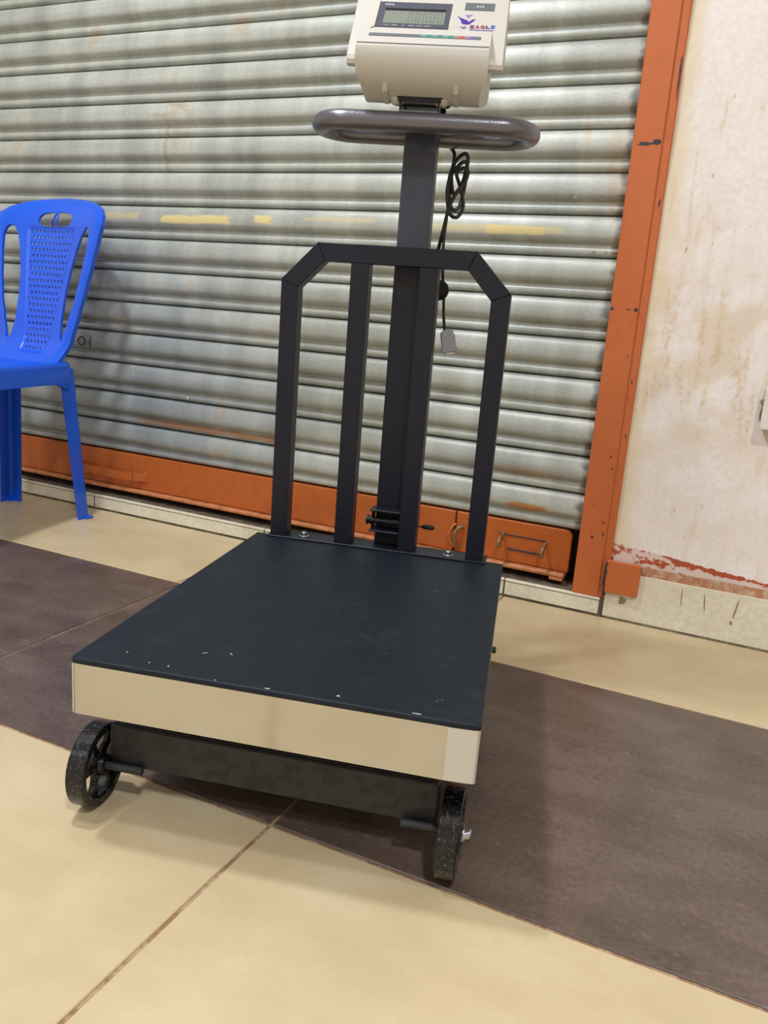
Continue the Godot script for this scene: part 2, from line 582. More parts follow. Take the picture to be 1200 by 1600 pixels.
func build_floor() -> void:
	var rng := RandomNumberGenerator.new()
	rng.seed = 5
	var st := begin()
	bounds(st, XL - 0.2, XR + 0.2, -0.15, -0.0022, -0.2, ZB + 0.2)
	var f := obj("floor", st, M.grout)
	tag(f, "tiled floor of beige polished tiles crossed by one dark brown band", "floor", "structure")
	var rows := [[0.0, Z2, "beige", -0.461], [Z2, Z1, "dark", TX]]
	for k in 6:
		rows.append([Z1 + k * TP, minf(Z1 + (k + 1) * TP, ZB), "beige", TX])
	for r in rows:
		for i in range(-5, 6):
			var x0: float = maxf(r[3] + i * TP, XL)
			var x1: float = minf(r[3] + (i + 1) * TP, XR)
			if x1 - x0 < 0.05 or r[1] - r[0] < 0.05:
				continue
			tile(f, x0, x1, r[0], r[1], M["%s%d" % [r[2], rng.randi() % 3]], rng)

func build_room() -> void:
	var st := begin()
	bounds(st, XL - 0.2, XR + 0.2, HC, HC + 0.15, -0.4, ZB + 0.2)
	tag(obj("ceiling", st, M.ceiling), "plain white ceiling above the shop floor", "ceiling", "structure")
	st = begin()
	bounds(st, XL - 0.2, XL, -0.1, HC, -0.4, ZB + 0.2)
	tag(obj("wall_left", st, M.plain_wall), "plain white side wall left of the chair, out of view", "wall", "structure")
	st = begin()
	bounds(st, XR, XR + 0.2, -0.1, HC, -0.4, ZB + 0.2)
	tag(obj("wall_right", st, M.plain_wall), "plain white side wall at the far right, out of view", "wall", "structure")
	st = begin()
	bounds(st, XL - 0.2, XR + 0.2, -0.1, HC, ZB, ZB + 0.2)
	tag(obj("wall_front", st, M.plain_wall), "plain white wall behind the camera, out of view", "wall", "structure")
	# the plastered wall right of the jamb
	st = begin()
	var z := -0.010
	var x0 := -0.262
	var nx := 24
	var ny := 40
	var rel := FastNoiseLite.new()
	rel.seed = 7
	rel.frequency = 6.0
	rel.fractal_octaves = 3
	var edge := func(i: int, k: int) -> Vector3:
		var x := lerpf(x0, 0.54, i / float(nx))
		var y := lerpf(0.118, 1.40, k / float(ny))
		return Vector3(x, y, z + 0.0022 * rel.get_noise_2d(x, y))
	for i in nx:
		for k in ny:
			var P := [edge.call(i, k), edge.call(i + 1, k), edge.call(i + 1, k + 1), edge.call(i, k + 1)]
			var U := []
			for p: Vector3 in P:
				U.append(Vector2((p.x - WX0) / WW, (WY1 - p.y) / WH))
			quad(st, P[0], P[1], P[2], P[3], Vector3.BACK, 1, U)
	var wall := obj("wall_back", st, M.wall)
	tag(wall, "stained off-white plastered wall right of the orange jamb", "wall", "structure")
	st = begin()
	bounds(st, x0, XR, -0.1, HC, -0.36, z - 0.004)
	bounds(st, 0.538, XR, 0.118, HC, z - 0.006, z)
	bounds(st, x0, 0.54, 1.398, HC, z - 0.006, z)
	bounds(st, XL - 0.2, x0, 2.35, HC, -0.36, z)
	bounds(st, XL - 0.2, x0, -0.1, 2.36, -0.36, -0.26)
	obj("masonry", st, M.plain_wall, wall)
	# the ledge of mortar on top of the skirting tiles
	st = begin()
	for i in 14:
		var xa := lerpf(-0.175, 0.56, i / 14.0)
		var xb := lerpf(-0.175, 0.56, (i + 1) / 14.0)
		quad(st, Vector3(xa, 0.1052, -0.001), Vector3(xb, 0.1052, -0.001), Vector3(xb, 0.1225, -0.0085), Vector3(xa, 0.1225, -0.0085), Vector3(0, 0.5, 1))
	obj("mortar_ledge", st, M.red_brown, wall)
	# skirting tiles
	var sk := thing("baseboard_back", Vector3.ZERO)
	tag(sk, "cream ceramic skirting tiles along the foot of the plastered wall", "skirting", "structure")
	for a in [[-0.2425, 0.376], [0.380, 0.998], [1.002, 1.62], [1.624, XR]]:
		st = begin()
		bounds(st, a[0], a[1], 0.003, 0.1055, -0.012, 0.0, 0.0012)
		obj("skirting_tile", st, M.skirt, sk)
	st = begin()
	bounds(st, -0.2425, XR, -0.002, 0.1045, -0.014, -0.0012)
	obj("bedding", st, M.cement, sk)
	# drips on the first skirting tile
	var dr := [[0.014, 0.072, 0.0018, 0.026, -8.0], [-0.045, 0.075, 0.0014, 0.024, 7.0], [0.01, 0.044, 0.003, 0.005, 0.0], [-0.09, 0.078, 0.0015, 0.022, 3.0], [-0.205, 0.045, 0.010, 0.012, 12.0]]
	for k in dr.size():
		st = begin()
		prism(st, ragged(dr[k][2], dr[k][3], 300 + k, 16, 0.45), 0.0, 0.0004, Transform3D(Basis(Vector3.BACK, deg_to_rad(dr[k][4])), Vector3(dr[k][0], dr[k][1], 0.0)))
		obj("dirt_drip", st, M.drip, sk)
	# the tiled sill below the shutter
	var sill := thing("trim_1", Vector3.ZERO)
	tag(sill, "low cream tiled sill below the orange shutter rail", "sill", "structure")
	var js := [XL, -2.30, -1.6705, -1.1011, -0.463, -0.2500]
	for i in js.size() - 1:
		st = begin()
		bounds(st, js[i] + 0.002, js[i + 1] - 0.002, 0.004, 0.0335, -0.012, 0.0, 0.001)
		obj("sill_tile", st, M.skirt, sill)
		st = begin()
		bounds(st, js[i] + 0.001, js[i + 1] - 0.001, 0.0350, 0.0407, -0.009, 0.0012, 0.0015)
		obj("sill_edging", st, M.skirt, sill)
	st = begin()
	bounds(st, XL, -0.2440, -0.002, 0.0395, -0.27, -0.0015)
	obj("sill_bed", st, M.shaded_cement, sill)
	# the painted steel jamb
	st = begin()
	bounds(st, -0.3125, -0.2560, 0.040, 2.40, -0.020, 0.0, 0.0025)
	bounds(st, -0.2575, -0.2405, 0.040, 2.40, -0.020, -0.0035, 0.002)
	bounds(st, -0.3115, -0.3080, 0.042, 2.40, -0.09, -0.018)
	bounds(st, -0.2600, -0.2565, 0.042, 2.40, -0.09, -0.018)
	var jamb := obj("trim_2", st, M.orange)
	tag(jamb, "orange painted steel jamb between the shutter and the stained wall", "door jamb", "structure")
	# bare patches in its paint
	var px := [[-0.287, 0.946, 0.020, 0.004], [-0.267, 0.949, 0.009, 0.006], [-0.262, 0.640, 0.0045, 0.005], [-0.308, 0.640, 0.004, 0.004], [-0.276, 0.640, 0.004, 0.0015], [-0.27, 0.345, 0.002, 0.004], [-0.264, 0.32, 0.003, 0.0025], [-0.266, 0.205, 0.0035, 0.002], [-0.263, 0.18, 0.002, 0.006], [-0.285, 0.170, 0.004, 0.004], [-0.265, 0.55, 0.0015, 0.003], [-0.293, 0.24, 0.002, 0.0015], [-0.25, 0.50, 0.002, 0.004], [-0.247, 0.39, 0.0015, 0.006], [-0.247, 0.84, 0.002, 0.010], [-0.244, 1.06, 0.0022, 0.045]]
	for k in px.size():
		st = begin()
		prism(st, ragged(px[k][2], px[k][3], 400 + k, 20, 0.5), 0.0, 0.0005, Transform3D(Basis(), Vector3(px[k][0], px[k][1], 0.0 if px[k][0] < -0.257 else -0.0035)))
		obj("bare_patch", st, M.chip, jamb)
	# the welded plate at its foot
	st = begin()
	var pl := PackedVector2Array([Vector2(-0.2462, 0.1285), Vector2(-0.1755, 0.1280), Vector2(-0.1765, 0.0595), Vector2(-0.2435, 0.0590)])
	prism(st, pl, 0.0, 0.010, Transform3D(), 0.001)
	obj("weld_plate", st, M.orange, jamb)
	st = begin()
	var rng := RandomNumberGenerator.new()
	rng.seed = 44
	for k in 12:
		var y := 0.050 + 0.0065 * k
		prism(st, ragged(0.0022 + 0.002 * rng.randf(), 0.0045, 450 + k, 10, 0.5), 0.0, 0.0106, Transform3D(Basis(), Vector3(-0.2455 + 0.003 * (rng.randf() - 0.5), y, 0)))
	obj("weld_seam", st, M.chip, jamb)
	# the socket at the right edge of the frame
	var so := thing("wall_socket", Vector3(0.040, 0.476, z))
	tag(so, "white surface wall socket cut by the right edge of the frame", "socket")
	st = begin()
	box(st, Vector3(0, 0, 0.016), Vector3(0.086, 0.078, 0.032), 0.004)
	obj("back_box", st, M.plastic, so)
	st = begin()
	box(st, Vector3(0, 0, 0.034), Vector3(0.086, 0.078, 0.006), 0.002)
	obj("face_plate", st, M.plain_wall, so)
	st = begin()
	prism(st, ragged(0.053, 0.052, 470, 26, 0.16), 0.0, 0.004, Transform3D())
	obj("mortar_patch", st, M.cement, so)

# ---------------------------------------------------------------- roller shutter
const PITCH := 0.0823
const RT := 0.1627
const ZR := -0.05

func slat_profile() -> Array:
	# (height from the slat's foot 0..1, outward z) from the top seam down
	var p := []
	for q in [[1.0, -0.0125], [0.985, -0.0065], [0.965, -0.0015], [0.92, 0.0020], [0.84, 0.0050], [0.74, 0.0075], [0.64, 0.0089], [0.56, 0.0092], [0.50, 0.0086], [0.455, 0.0071], [0.42, 0.0047], [0.395, 0.002], [0.375, -0.0025], [0.345, -0.0065], [0.31, -0.0075], [0.275, -0.0062], [0.25, -0.0040], [0.215, -0.0015], [0.175, -0.0006], [0.13, -0.0006], [0.09, -0.0015], [0.06, -0.0042], [0.032, -0.0115], [0.0, -0.0165]]:
		p.append(Vector2(q[0], q[1]))
	return p

func slat_point(k: int, t: float) -> Vector2:
	# (y, z) on the big face of slat k, t from 0 at its lower rim to 1 at its upper one
	var h := lerpf(0.42, 0.92, t)
	var p := slat_profile()
	for i in p.size() - 1:
		if h <= p[i].x and h >= p[i + 1].x:
			return Vector2(RT + (k + h) * PITCH, ZR + lerpf(p[i].y, p[i + 1].y, (p[i].x - h) / (p[i].x - p[i + 1].x)))
	return Vector2(RT + (k + h) * PITCH, ZR)

func build_shutter() -> void:
	var sh := thing("roller_shutter", Vector3(-1.75, 0.04, ZR))
	tag(sh, "weathered grey galvanised roller shutter of horizontal slats with an orange bottom rail", "shutter")
	var at := sh.position
	var prof := slat_profile()
	var xs := [XL + 0.02, -2.35, -1.9, -1.45, -1.0, -0.65, -0.314]
	for k in 26:
		var st := begin()
		var y0 := RT + k * PITCH
		for i in prof.size() - 1:
			var a: Vector2 = prof[i]
			var b: Vector2 = prof[i + 1]
			var d := (b - a)
			var out := Vector3(0, d.y * -1.0 + 0.0001, 0) # replaced below
			out = Vector3(0, -(b.y - a.y), (b.x - a.x) * PITCH * -1.0)
			out = Vector3(0, (b.y - a.y), -(b.x - a.x) * PITCH)
			for q in xs.size() - 1:
				var P := [Vector3(xs[q], y0 + a.x * PITCH, ZR + a.y), Vector3(xs[q + 1], y0 + a.x * PITCH, ZR + a.y), Vector3(xs[q + 1], y0 + b.x * PITCH, ZR + b.y), Vector3(xs[q], y0 + b.x * PITCH, ZR + b.y)]
				var U := []
				for p: Vector3 in P:
					U.append(Vector2((p.x - SHX0) / SHW, (SHY1 - p.y) / SHH))
				for n in 4:
					P[n] -= at
				quad(st, P[0], P[1], P[2], P[3], out, 1, U)
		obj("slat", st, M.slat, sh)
	# spots of paint and the scrawled figures
	var spot := [[-1.566, 2, 0.52, 0.0020, 0.009, 0.0], [-1.388, 2, -0.17, 0.0050, 0.0045, 20.0], [-0.37, 7, -0.30, 0.004, 0.0012, 0.0], [-0.33, 7, -0.31, 0.009, 0.001, 0.0], [-0.42, 8, 0.0, 0.004, 0.0016, 0.0], [-1.572, 8, -0.1, 0.003, 0.003, 0.0], [-0.345, 7, -0.30, 0.003, 0.0012, 0.0]]
	for k in spot.size():
		var st := begin()
		var c := slat_point(spot[k][1], maxf(spot[k][2], 0.0))
		if spot[k][2] < 0.0:
			c = Vector2(RT + (spot[k][1] + 0.16) * PITCH, ZR + 0.001)
		prism(st, ragged(spot[k][3], spot[k][4], 500 + k, 14, 0.35), -0.002, 0.0006, Transform3D(Basis(Vector3.BACK, deg_to_rad(spot[k][5])), Vector3(spot[k][0], c.x, c.y) - at))
		obj("paint_spot", st, M.cream, sh)
	var strokes := []
	var one := []
	for n in 5:
		one.append([-1.7235 + 0.001 * n, n / 4.0 * 0.62 + 0.06])
	strokes.append(one)
	var nought := []
	for n in 17:
		var a := TAU * n / 16.0
		nought.append([-1.753 + 0.0125 * cos(a), 0.37 + 0.27 * sin(a)])
	strokes.append(nought)
	var six := []
	for n in 21:
		var a := TAU * n / 15.0
		var r := 0.010
		six.append([-1.798 + r * cos(a) + 0.0005 * n, 0.28 + 0.20 * sin(a) + (0.45 * (n - 15) / 5.0 if n > 15 else 0.0)])
	strokes.append(six)
	for s in strokes:
		var st := begin()
		var path := PackedVector3Array()
		for q in s:
			var c := slat_point(3, q[1])
			path.append(Vector3(q[0], c.x, c.y + 0.0002) - at)
		tube(st, path, 0.0017, 6)
		obj("marker_stroke", st, M.marker, sh)
	# dark backing in the housing behind the slats
	var st := begin()
	bounds(st, XL + 0.02 - at.x, -0.300 - at.x, 0.06 - at.y, 2.3 - at.y, -0.030, -0.024)
	obj("backing", st, M.gap, sh)
	# bottom rail: two overlapping plates on an angle
	var rail := thing("bottom_rail", Vector3.ZERO, 0.0, sh)
	rail.position = -at
	st = begin()
	var r1 := PackedVector2Array([Vector2(XL + 0.02, 0.068), Vector2(-0.609, 0.068), Vector2(-0.609, RT), Vector2(XL + 0.02, RT)])
	prism(st, r1, ZR - 0.012, ZR + 0.0045, Transform3D(), 0.0012)
	obj("rail_plate", st, M.orange_rail, rail)
	st = begin()
	var r2 := PackedVector2Array([Vector2(-0.6055, 0.068), Vector2(-0.336, 0.068), Vector2(-0.336, RT - 0.012), Vector2(-0.342, RT - 0.004), Vector2(-0.350, RT), Vector2(-0.6055, RT)])
	prism(st, r2, ZR - 0.012, ZR + 0.0035, Transform3D(), 0.0012)
	obj("rail_plate", st, M.orange_rail, rail)
	st = begin()
	bounds(st, XL + 0.02, -0.340, 0.0560, 0.0665, ZR - 0.02, ZR + 0.020, 0.003)
	bounds(st, -0.372, -0.342, 0.0500, 0.0565, ZR - 0.01, ZR + 0.021, 0.001)
	obj("rail_flange", st, M.flange, rail)
	# strap handle at the left
	st = begin()
	var hb := [[-1.766, 0.108, 0.0], [-1.755, 0.107, 0.003], [-1.735, 0.106, 0.016], [-1.70, 0.105, 0.021], [-1.60, 0.104, 0.022], [-1.555, 0.104, 0.018], [-1.535, 0.104, 0.004], [-1.522, 0.104, 0.0]]
	for n in hb.size() - 1:
		var a := Vector3(hb[n][0], hb[n][1], ZR + 0.0045 + hb[n][2])
		var b := Vector3(hb[n + 1][0], hb[n + 1][1], ZR + 0.0045 + hb[n + 1][2])
		var up := Vector3(0, 0.011, 0)
		var th := (b - a).cross(Vector3.UP).normalized() * 0.0035
		quad(st, a - up, b - up, b + up, a + up, -th)
		quad(st, a - up + th, b - up + th, b + up + th, a + up + th, th)
		quad(st, a + up, b + up, b + up + th, a + up + th, Vector3.UP)
		quad(st, a - up, b - up, b - up + th, a - up + th, Vector3.DOWN)
	box(st, Vector3(-1.525, 0.104, ZR + 0.006), Vector3(0.018, 0.03, 0.006), 0.002)
	obj("strap_handle", st, M.orange_rail, rail)
	# padlock lugs
	for n in 2:
		var x := -0.490 + 0.099 * n
		st = begin()
		var y := 0.1225 - 0.006 * n
		prism(st, PackedVector2Array([Vector2(0.0, 0.012), Vector2(0.030, 0.004), Vector2(0.036, -0.006), Vector2(0.032, -0.018), Vector2(0.024, -0.018), Vector2(0.020, -0.006), Vector2(0.0, 0.004)]), -0.003, 0.003, Transform3D(Basis(Vector3.UP, -PI / 2), Vector3(x, y, ZR + 0.0035)), 0.0005)
		obj("padlock_lug", st, M.steel_dull, rail)
	st = begin()
	bounds(st, -0.478, -0.404, 0.096, 0.0995, ZR + 0.0035, ZR + 0.006, 0.0005)
	bounds(st, -0.500, -0.392, 0.1285, 0.1310, ZR + 0.0035, ZR + 0.0055, 0.0005)
	obj("lug_plate", st, M.chip, rail)
	# the two interlocked iron loops
	for n in 2:
		st = begin()
		var path := PackedVector3Array()
		for q in 13:
			var a := PI * (q / 12.0) + PI / 2 + (0.35 if n == 0 else -0.25)
			path.append(Vector3(-0.600 + 0.011 * n + 0.016 * cos(a) * (1.0 if n == 0 else 0.8), 0.1085 - 0.004 * n + 0.026 * sin(a), ZR + 0.006 + 0.014 * sin(PI * q / 12.0)))
		tube(st, path, 0.0042, 8)
		obj("iron_loop", st, M.steel_dull if n == 1 else M.orange_rail, rail)

# ---------------------------------------------------------------- platform scale
func build_scale() -> void:
	var W := 0.45
	var D := 0.5791
	var HT := 0.206
	var s := thing("platform_scale", Vector3(-0.77082, 0, 0.53854), deg_to_rad(13.1399))
	tag(s, "black platform weighing scale with steel front edge, backrest frame and digital indicator pole", "scale")
	var st := begin()
	# stainless cover: open box of folded sheet, front corners rounded
	var plan := PackedVector2Array()
	plan.append(Vector2(0.0, 0.0))
	plan.append(Vector2(0.4315, 0.0))
	plan.append(Vector2(W, D - 0.0050))
	plan.append(Vector2(W - 0.0006, D - 0.0034))
	plan.append(Vector2(W - 0.002, D - 0.0022))
	plan.append(Vector2(W - 0.010, D - 0.0011))
	plan.append(Vector2(W - 0.020, D - 0.0004))
	plan.append(Vector2(W - 0.032, D))
	plan.append(Vector2(0.012, D))
	plan.append(Vector2(0.005, D - 0.0007))
	plan.append(Vector2(0.0018, D - 0.0024))
	plan.append(Vector2(0.0, D - 0.006))
	var y0 := 0.1403
	var n := plan.size()
	for i in n:
		var a := plan[i]
		var b := plan[(i + 1) % n]
		var d := b - a
		var o := Vector3(d.y, 0, -d.x)
		quad(st, Vector3(a.x, y0, a.y), Vector3(b.x, y0, b.y), Vector3(b.x, HT - 0.003, b.y), Vector3(a.x, HT - 0.003, a.y), o, 1)
		var c := Vector2(W / 2, D / 2)
		var ai := c + (a - c) * 0.990
		var bi := c + (b - c) * 0.990
		quad(st, Vector3(ai.x, y0, ai.y), Vector3(bi.x, y0, bi.y), Vector3(b.x, y0, b.y), Vector3(a.x, y0, a.y), Vector3.DOWN)
		quad(st, Vector3(ai.x, y0, ai.y), Vector3(bi.x, y0, bi.y), Vector3(bi.x, HT - 0.006, bi.y), Vector3(ai.x, HT - 0.006, ai.y), -o)
		tri(st, Vector3(c.x, HT - 0.003, c.y), Vector3(a.x, HT - 0.003, a.y), Vector3(b.x, HT - 0.003, b.y), Vector3.UP)
	obj("cover", st, M.steel, s)
	# rough pale strips added for the greyer reflection at both ends of the front
	for q in [[0.0005, 0.0058], [W - 0.030, W - 0.001]]:
		st = begin()
		for i in range(1, n):
			var a := plan[i]
			var b := plan[(i + 1) % n]
			if minf(a.x, b.x) < q[0] - 0.004 or maxf(a.x, b.x) > q[1] + 0.004 or maxf(a.y, b.y) < D - 0.0085 or minf(a.y, b.y) < D - 0.0085:
				continue
			var o := Vector3(b.y - a.y, 0, a.x - b.x).normalized()
			quad(st, Vector3(a.x, y0 + 0.0004, a.y) + o * 0.0003, Vector3(b.x, y0 + 0.0004, b.y) + o * 0.0003, Vector3(b.x, HT - 0.0064, b.y) + o * 0.0003, Vector3(a.x, HT - 0.0064, a.y) + o * 0.0003, o, 1)
		obj("reflection_strip", st, M.pale_reflection, s)
	# black painted top wrapped over the rim
	st = begin()
	var rings := [[1.0005, HT - 0.0062], [1.001, HT - 0.0045], [1.0, HT - 0.0018], [0.9975, HT - 0.0003], [0.994, HT]]
	var c := Vector2(W / 2, D / 2)
	for i in n:
		var a := plan[i] - c
		var b := plan[(i + 1) % n] - c
		var d := b - a
		var o := Vector3(d.y, 0, -d.x).normalized()
		for k in rings.size() - 1:
			var ra: float = rings[k][0]
			var rb: float = rings[k + 1][0]
			quad(st, Vector3(c.x + a.x * ra, rings[k][1], c.y + a.y * ra), Vector3(c.x + b.x * ra, rings[k][1], c.y + b.y * ra), Vector3(c.x + b.x * rb, rings[k + 1][1], c.y + b.y * rb), Vector3(c.x + a.x * rb, rings[k + 1][1], c.y + a.y * rb), o + Vector3.UP * 0.3 * k, 1)
		var r: float = 0.994
		tri(st, Vector3(c.x, HT, c.y), Vector3(c.x + a.x * r, HT, c.y + a.y * r), Vector3(c.x + b.x * r, HT, c.y + b.y * r), Vector3.UP)
	var top := obj("platform_top", st, M.mat_top, s)
	# scratches and chips through the paint
	var rng := RandomNumberGenerator.new()
	rng.seed = 77
	var sc := [[0.05, 0.545, 0.0016, 0.0009, 0.3], [0.085, 0.561, 0.0014, 0.0012, 0.0], [0.108, 0.562, 0.0014, 0.0012, 0.0], [0.168, 0.5755, 0.0012, 0.001, 0.0], [0.226, 0.575, 0.0042, 0.0011, 0.05], [0.30, 0.565, 0.0022, 0.0018, 0.0], [0.385, 0.575, 0.006, 0.0008, 0.0], [0.13, 0.515, 0.004, 0.0005, 0.6], [0.158, 0.507, 0.004, 0.0005, -0.7], [0.345, 0.19, 0.0022, 0.0016, 0.0], [0.338, 0.182, 0.0009, 0.0009, 0.0], [0.362, 0.172, 0.002, 0.0007, 0.2], [0.362, 0.163, 0.0007, 0.001, 0.0], [0.32, 0.19, 0.0012, 0.0012, 0.0], [0.325, 0.44, 0.004, 0.0004, -0.3], [0.40, 0.54, 0.003, 0.0006, 0.8], [0.405, 0.535, 0.003, 0.0006, -0.5]]
	for k in 14:
		sc.append([0.04 + 0.36 * rng.randf(), 0.1 + 0.45 * rng.randf(), 0.0005 + 0.0007 * rng.randf(), 0.0006, rng.randf() * 3.0])
	for k in sc.size():
		st = begin()
		prism(st, ragged(sc[k][2], sc[k][3], 600 + k, 9, 0.5), 0.0, 0.0002, Transform3D(Basis(Vector3.UP, sc[k][4]) * Basis(Vector3.RIGHT, -PI / 2), Vector3(sc[k][0], HT, sc[k][1])))
		obj("scratch", st, M.print_white if k < 9 else M.print_grey, top)
	# under frame
	st = begin()
	bounds(st, 0.0140, 0.4100, 0.0465, 0.0985, 0.484, 0.520, 0.002)
	bounds(st, 0.018, 0.4050, 0.0985, 0.1000, 0.486, 0.516)
	obj("front_beam", st, M.under, s)
	st = begin()
	bounds(st, 0.02, 0.42, 0.0465, 0.0985, 0.035, 0.065, 0.002)
	bounds(st, 0.03, 0.07, 0.0485, 0.0980, 0.06, 0.48, 0.002)
	bounds(st, 0.36, 0.40, 0.0485, 0.0980, 0.06, 0.48, 0.002)
	obj("base_frame", st, M.under, s)
	st = begin()
	for x: float in [0.06, 0.37]:
		for z: float in [0.08, 0.44]:
			bounds(st, x - 0.02, x + 0.02, 0.0975, 0.150, z - 0.02, z + 0.02, 0.002)
	bounds(st, 0.05, 0.09, 0.148, 0.198, 0.06, 0.50)
	bounds(st, 0.35, 0.39, 0.148, 0.198, 0.06, 0.50)
	bounds(st, 0.02, 0.42, 0.160, 0.2015, 0.02, 0.06)
	bounds(st, 0.02, 0.42, 0.160, 0.2015, 0.50, 0.55)
	obj("load_frame", st, M.under, s)
	for x: float in [0.05, 0.39]:
		st = begin()
		lathe(st, [Vector2(0, 0.0), Vector2(0.022, 0.0), Vector2(0.024, 0.004), Vector2(0.020, 0.016), Vector2(0.006, 0.018), Vector2(0.006, 0.048), Vector2(0, 0.048)], Transform3D(Basis(), Vector3(x, 0, 0.05)), 24)
		obj("levelling_foot", st, M.rubber, s)
	st = begin()
	lathe(st, [Vector2(0, 0.006), Vector2(0.0045, 0.006), Vector2(0.0045, -0.006), Vector2(0, -0.006)], Transform3D(Basis(Vector3.BACK, -PI / 2), Vector3(0.4385, 0.152, 0.245)), 12)
	obj("side_screw", st, M.rubber, s)
	# wheels
	var wz := 0.5285
	var R := 0.0495
	for k in 2:
		var x0 := -0.0095 if k == 0 else 0.4168
		var ax := Transform3D(Basis(Vector3.BACK, -PI / 2), Vector3(x0, R, wz))   # its y runs along +x
		st = begin()
		var w := 0.0224
		lathe(st, [Vector2(0.0395, 0.0008), Vector2(0.048, 0.0), Vector2(R, 0.0012), Vector2(R, w - 0.0012), Vector2(0.048, w), Vector2(0.0395, w - 0.0008), Vector2(0.0385, w - 0.004), Vector2(0.0385, 0.004), Vector2(0.0395, 0.0008)], ax, 56)
		var wh := obj("wheel", st, M.wheel, s)
		for q in 5:
			st = begin()
			var b := Basis(Vector3.RIGHT, TAU * q / 5.0 + 0.35 + k)
			var pr := PackedVector2Array([Vector2(-0.0065, 0.010), Vector2(0.0065, 0.010), Vector2(0.0045, 0.026), Vector2(0.0085, 0.0392), Vector2(-0.0085, 0.0392), Vector2(-0.0045, 0.026)])
			prism(st, pr, -0.0035, 0.0035, Transform3D(b * Basis(Vector3.UP, PI / 2), Vector3(x0 + w / 2, R, wz)), 0.001)
			obj("spoke", st, M.wheel, wh)
		st = begin()
		lathe(st, [Vector2(0.005, -0.002), Vector2(0.012, -0.002), Vector2(0.0135, 0.003), Vector2(0.0135, w - 0.003), Vector2(0.012, w + 0.002), Vector2(0.005, w + 0.002)], ax, 28)
		obj("hub", st, M.wheel, wh)
		st = begin()
		var xa := -0.014 if k == 0 else 0.372
		var xb := 0.0605 if k == 0 else 0.444
		lathe(st, [Vector2(0, 0), Vector2(0.0048, 0), Vector2(0.0048, xb - xa), Vector2(0, xb - xa)], Transform3D(Basis(Vector3.BACK, -PI / 2), Vector3(xa, R, wz)), 20)
		bounds(st, 0.016 if k == 0 else xa, 0.056 if k == 0 else 0.405, 0.0435, 0.0480, wz - 0.030, wz - 0.003, 0.0008)
		obj("axle", st, M.under, s)
		st = begin()
		var xo := x0 - 0.0052 if k == 0 else x0 + w + 0.002
		lathe(st, [Vector2(0, 0), Vector2(0.011, 0), Vector2(0.011, 0.0016), Vector2(0.0, 0.0016)], Transform3D(Basis(Vector3.BACK, -PI / 2), Vector3(xo, R, wz)), 20)
		lathe(st, [Vector2(0, 0), Vector2(0.0075, 0), Vector2(0.0075, 0.006), Vector2(0.006, 0.0075), Vector2(0, 0.0075)], Transform3D(Basis(Vector3.BACK, -PI / 2 if k else PI / 2), Vector3(xo + (0.0016 if k else 0.0), R, wz)), 6)
		obj("axle_nut", st, M.zinc, s)
	# backrest frame of square tube
	var bz := 0.0143
	var tk := 0.0283
	var hs := HT + 0.4322
	var hb := HT + 0.4918
	var base := HT + 0.0035
	st = begin()
	bounds(st, 0.0235, 0.4035, HT + 0.0002, base, -0.028, 0.0200, 0.0006)
	obj("foot_plate", st, M.paint, s)
	var xl0 := 0.0281
	var xl1 := 0.0567
	var xr0 := 0.3684
	var xr1 := 0.3979
	# mitre points on the outer and inner outlines
	var oL := Vector2(xl0, hs)
	var oTL := Vector2(0.0864, hb)
	var oTR := Vector2(0.3402, hb)
	var oR := Vector2(xr1, hs)
	var iL := Vector2(xl1, hs - 0.0115)
	var iTL := Vector2(0.0985, hb - tk)
	var iTR := Vector2(0.3285, hb - tk)
	var iR := Vector2(xr0, hs - 0.0125)
	var pieces := [["post", [Vector2(xl0, base), Vector2(xl1, base), iL, oL]], ["post", [Vector2(xr0, base), Vector2(xr1, base), oR, iR]], ["corner_rail", [oL, iL, iTL, oTL]], ["corner_rail", [oR, iR, iTR, oTR]], ["top_rail", [oTL, iTL, iTR, oTR]], ["post", [Vector2(0.1426, base), Vector2(0.1720, base), Vector2(0.1720, hb - tk), Vector2(0.1426, hb - tk)]], ["post", [Vector2(0.2535, base), Vector2(0.2826, base), Vector2(0.2826, hb - tk), Vector2(0.2535, hb - tk)]]]
	for p in pieces:
		st = begin()
		prism(st, PackedVector2Array(p[1]), bz - tk, bz, Transform3D(), 0.0009)
		obj(p[0], st, M.paint, s)
	for q in [[0.0857, 0.0013], [0.3393, 0.0032]]:
		st = begin()
		var T := Transform3D(Basis(), Vector3(q[0], base, q[1]))
		lathe(st, [Vector2(0, 0), Vector2(0.0092, 0), Vector2(0.0092, 0.0012), Vector2(0.0068, 0.002), Vector2(0.0062, 0.002)], T, 24)
		lathe(st, [Vector2(0.0058, 0.0015), Vector2(0.0058, 0.0065), Vector2(0.0048, 0.0078), Vector2(0.0, 0.0078)], T, 6)
		obj("bolt", st, M.zinc, s)
	# pole
	st = begin()
	bounds(st, 0.2055, 0.2575, 0.150, 0.690, -0.050, -0.020, 0.002)
	obj("pole", st, M.paint, s)
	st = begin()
	bounds(st, 0.2060, 0.2570, 0.680, 0.884, -0.0495, -0.0205, 0.002)  # upper pole, its colour lightened to stand for a glossy reflection
	obj("pole_upper_lit", st, M.paint_lit, s)
	# hinge bracket with its rod
	st = begin()
	bounds(st, 0.2015, 0.2534, 0.2715, 0.2745, -0.020, 0.014, 0.0006)
	bounds(st, 0.2015, 0.2534, 0.2360, 0.2390, -0.020, 0.014, 0.0006)
	bounds(st, 0.2015, 0.2050, 0.2380, 0.2720, -0.0205, -0.004, 0.0006)
	obj("hinge_bracket", st, M.paint, s)
	st = begin()
	var hx := Basis(Vector3.BACK, -PI / 2)
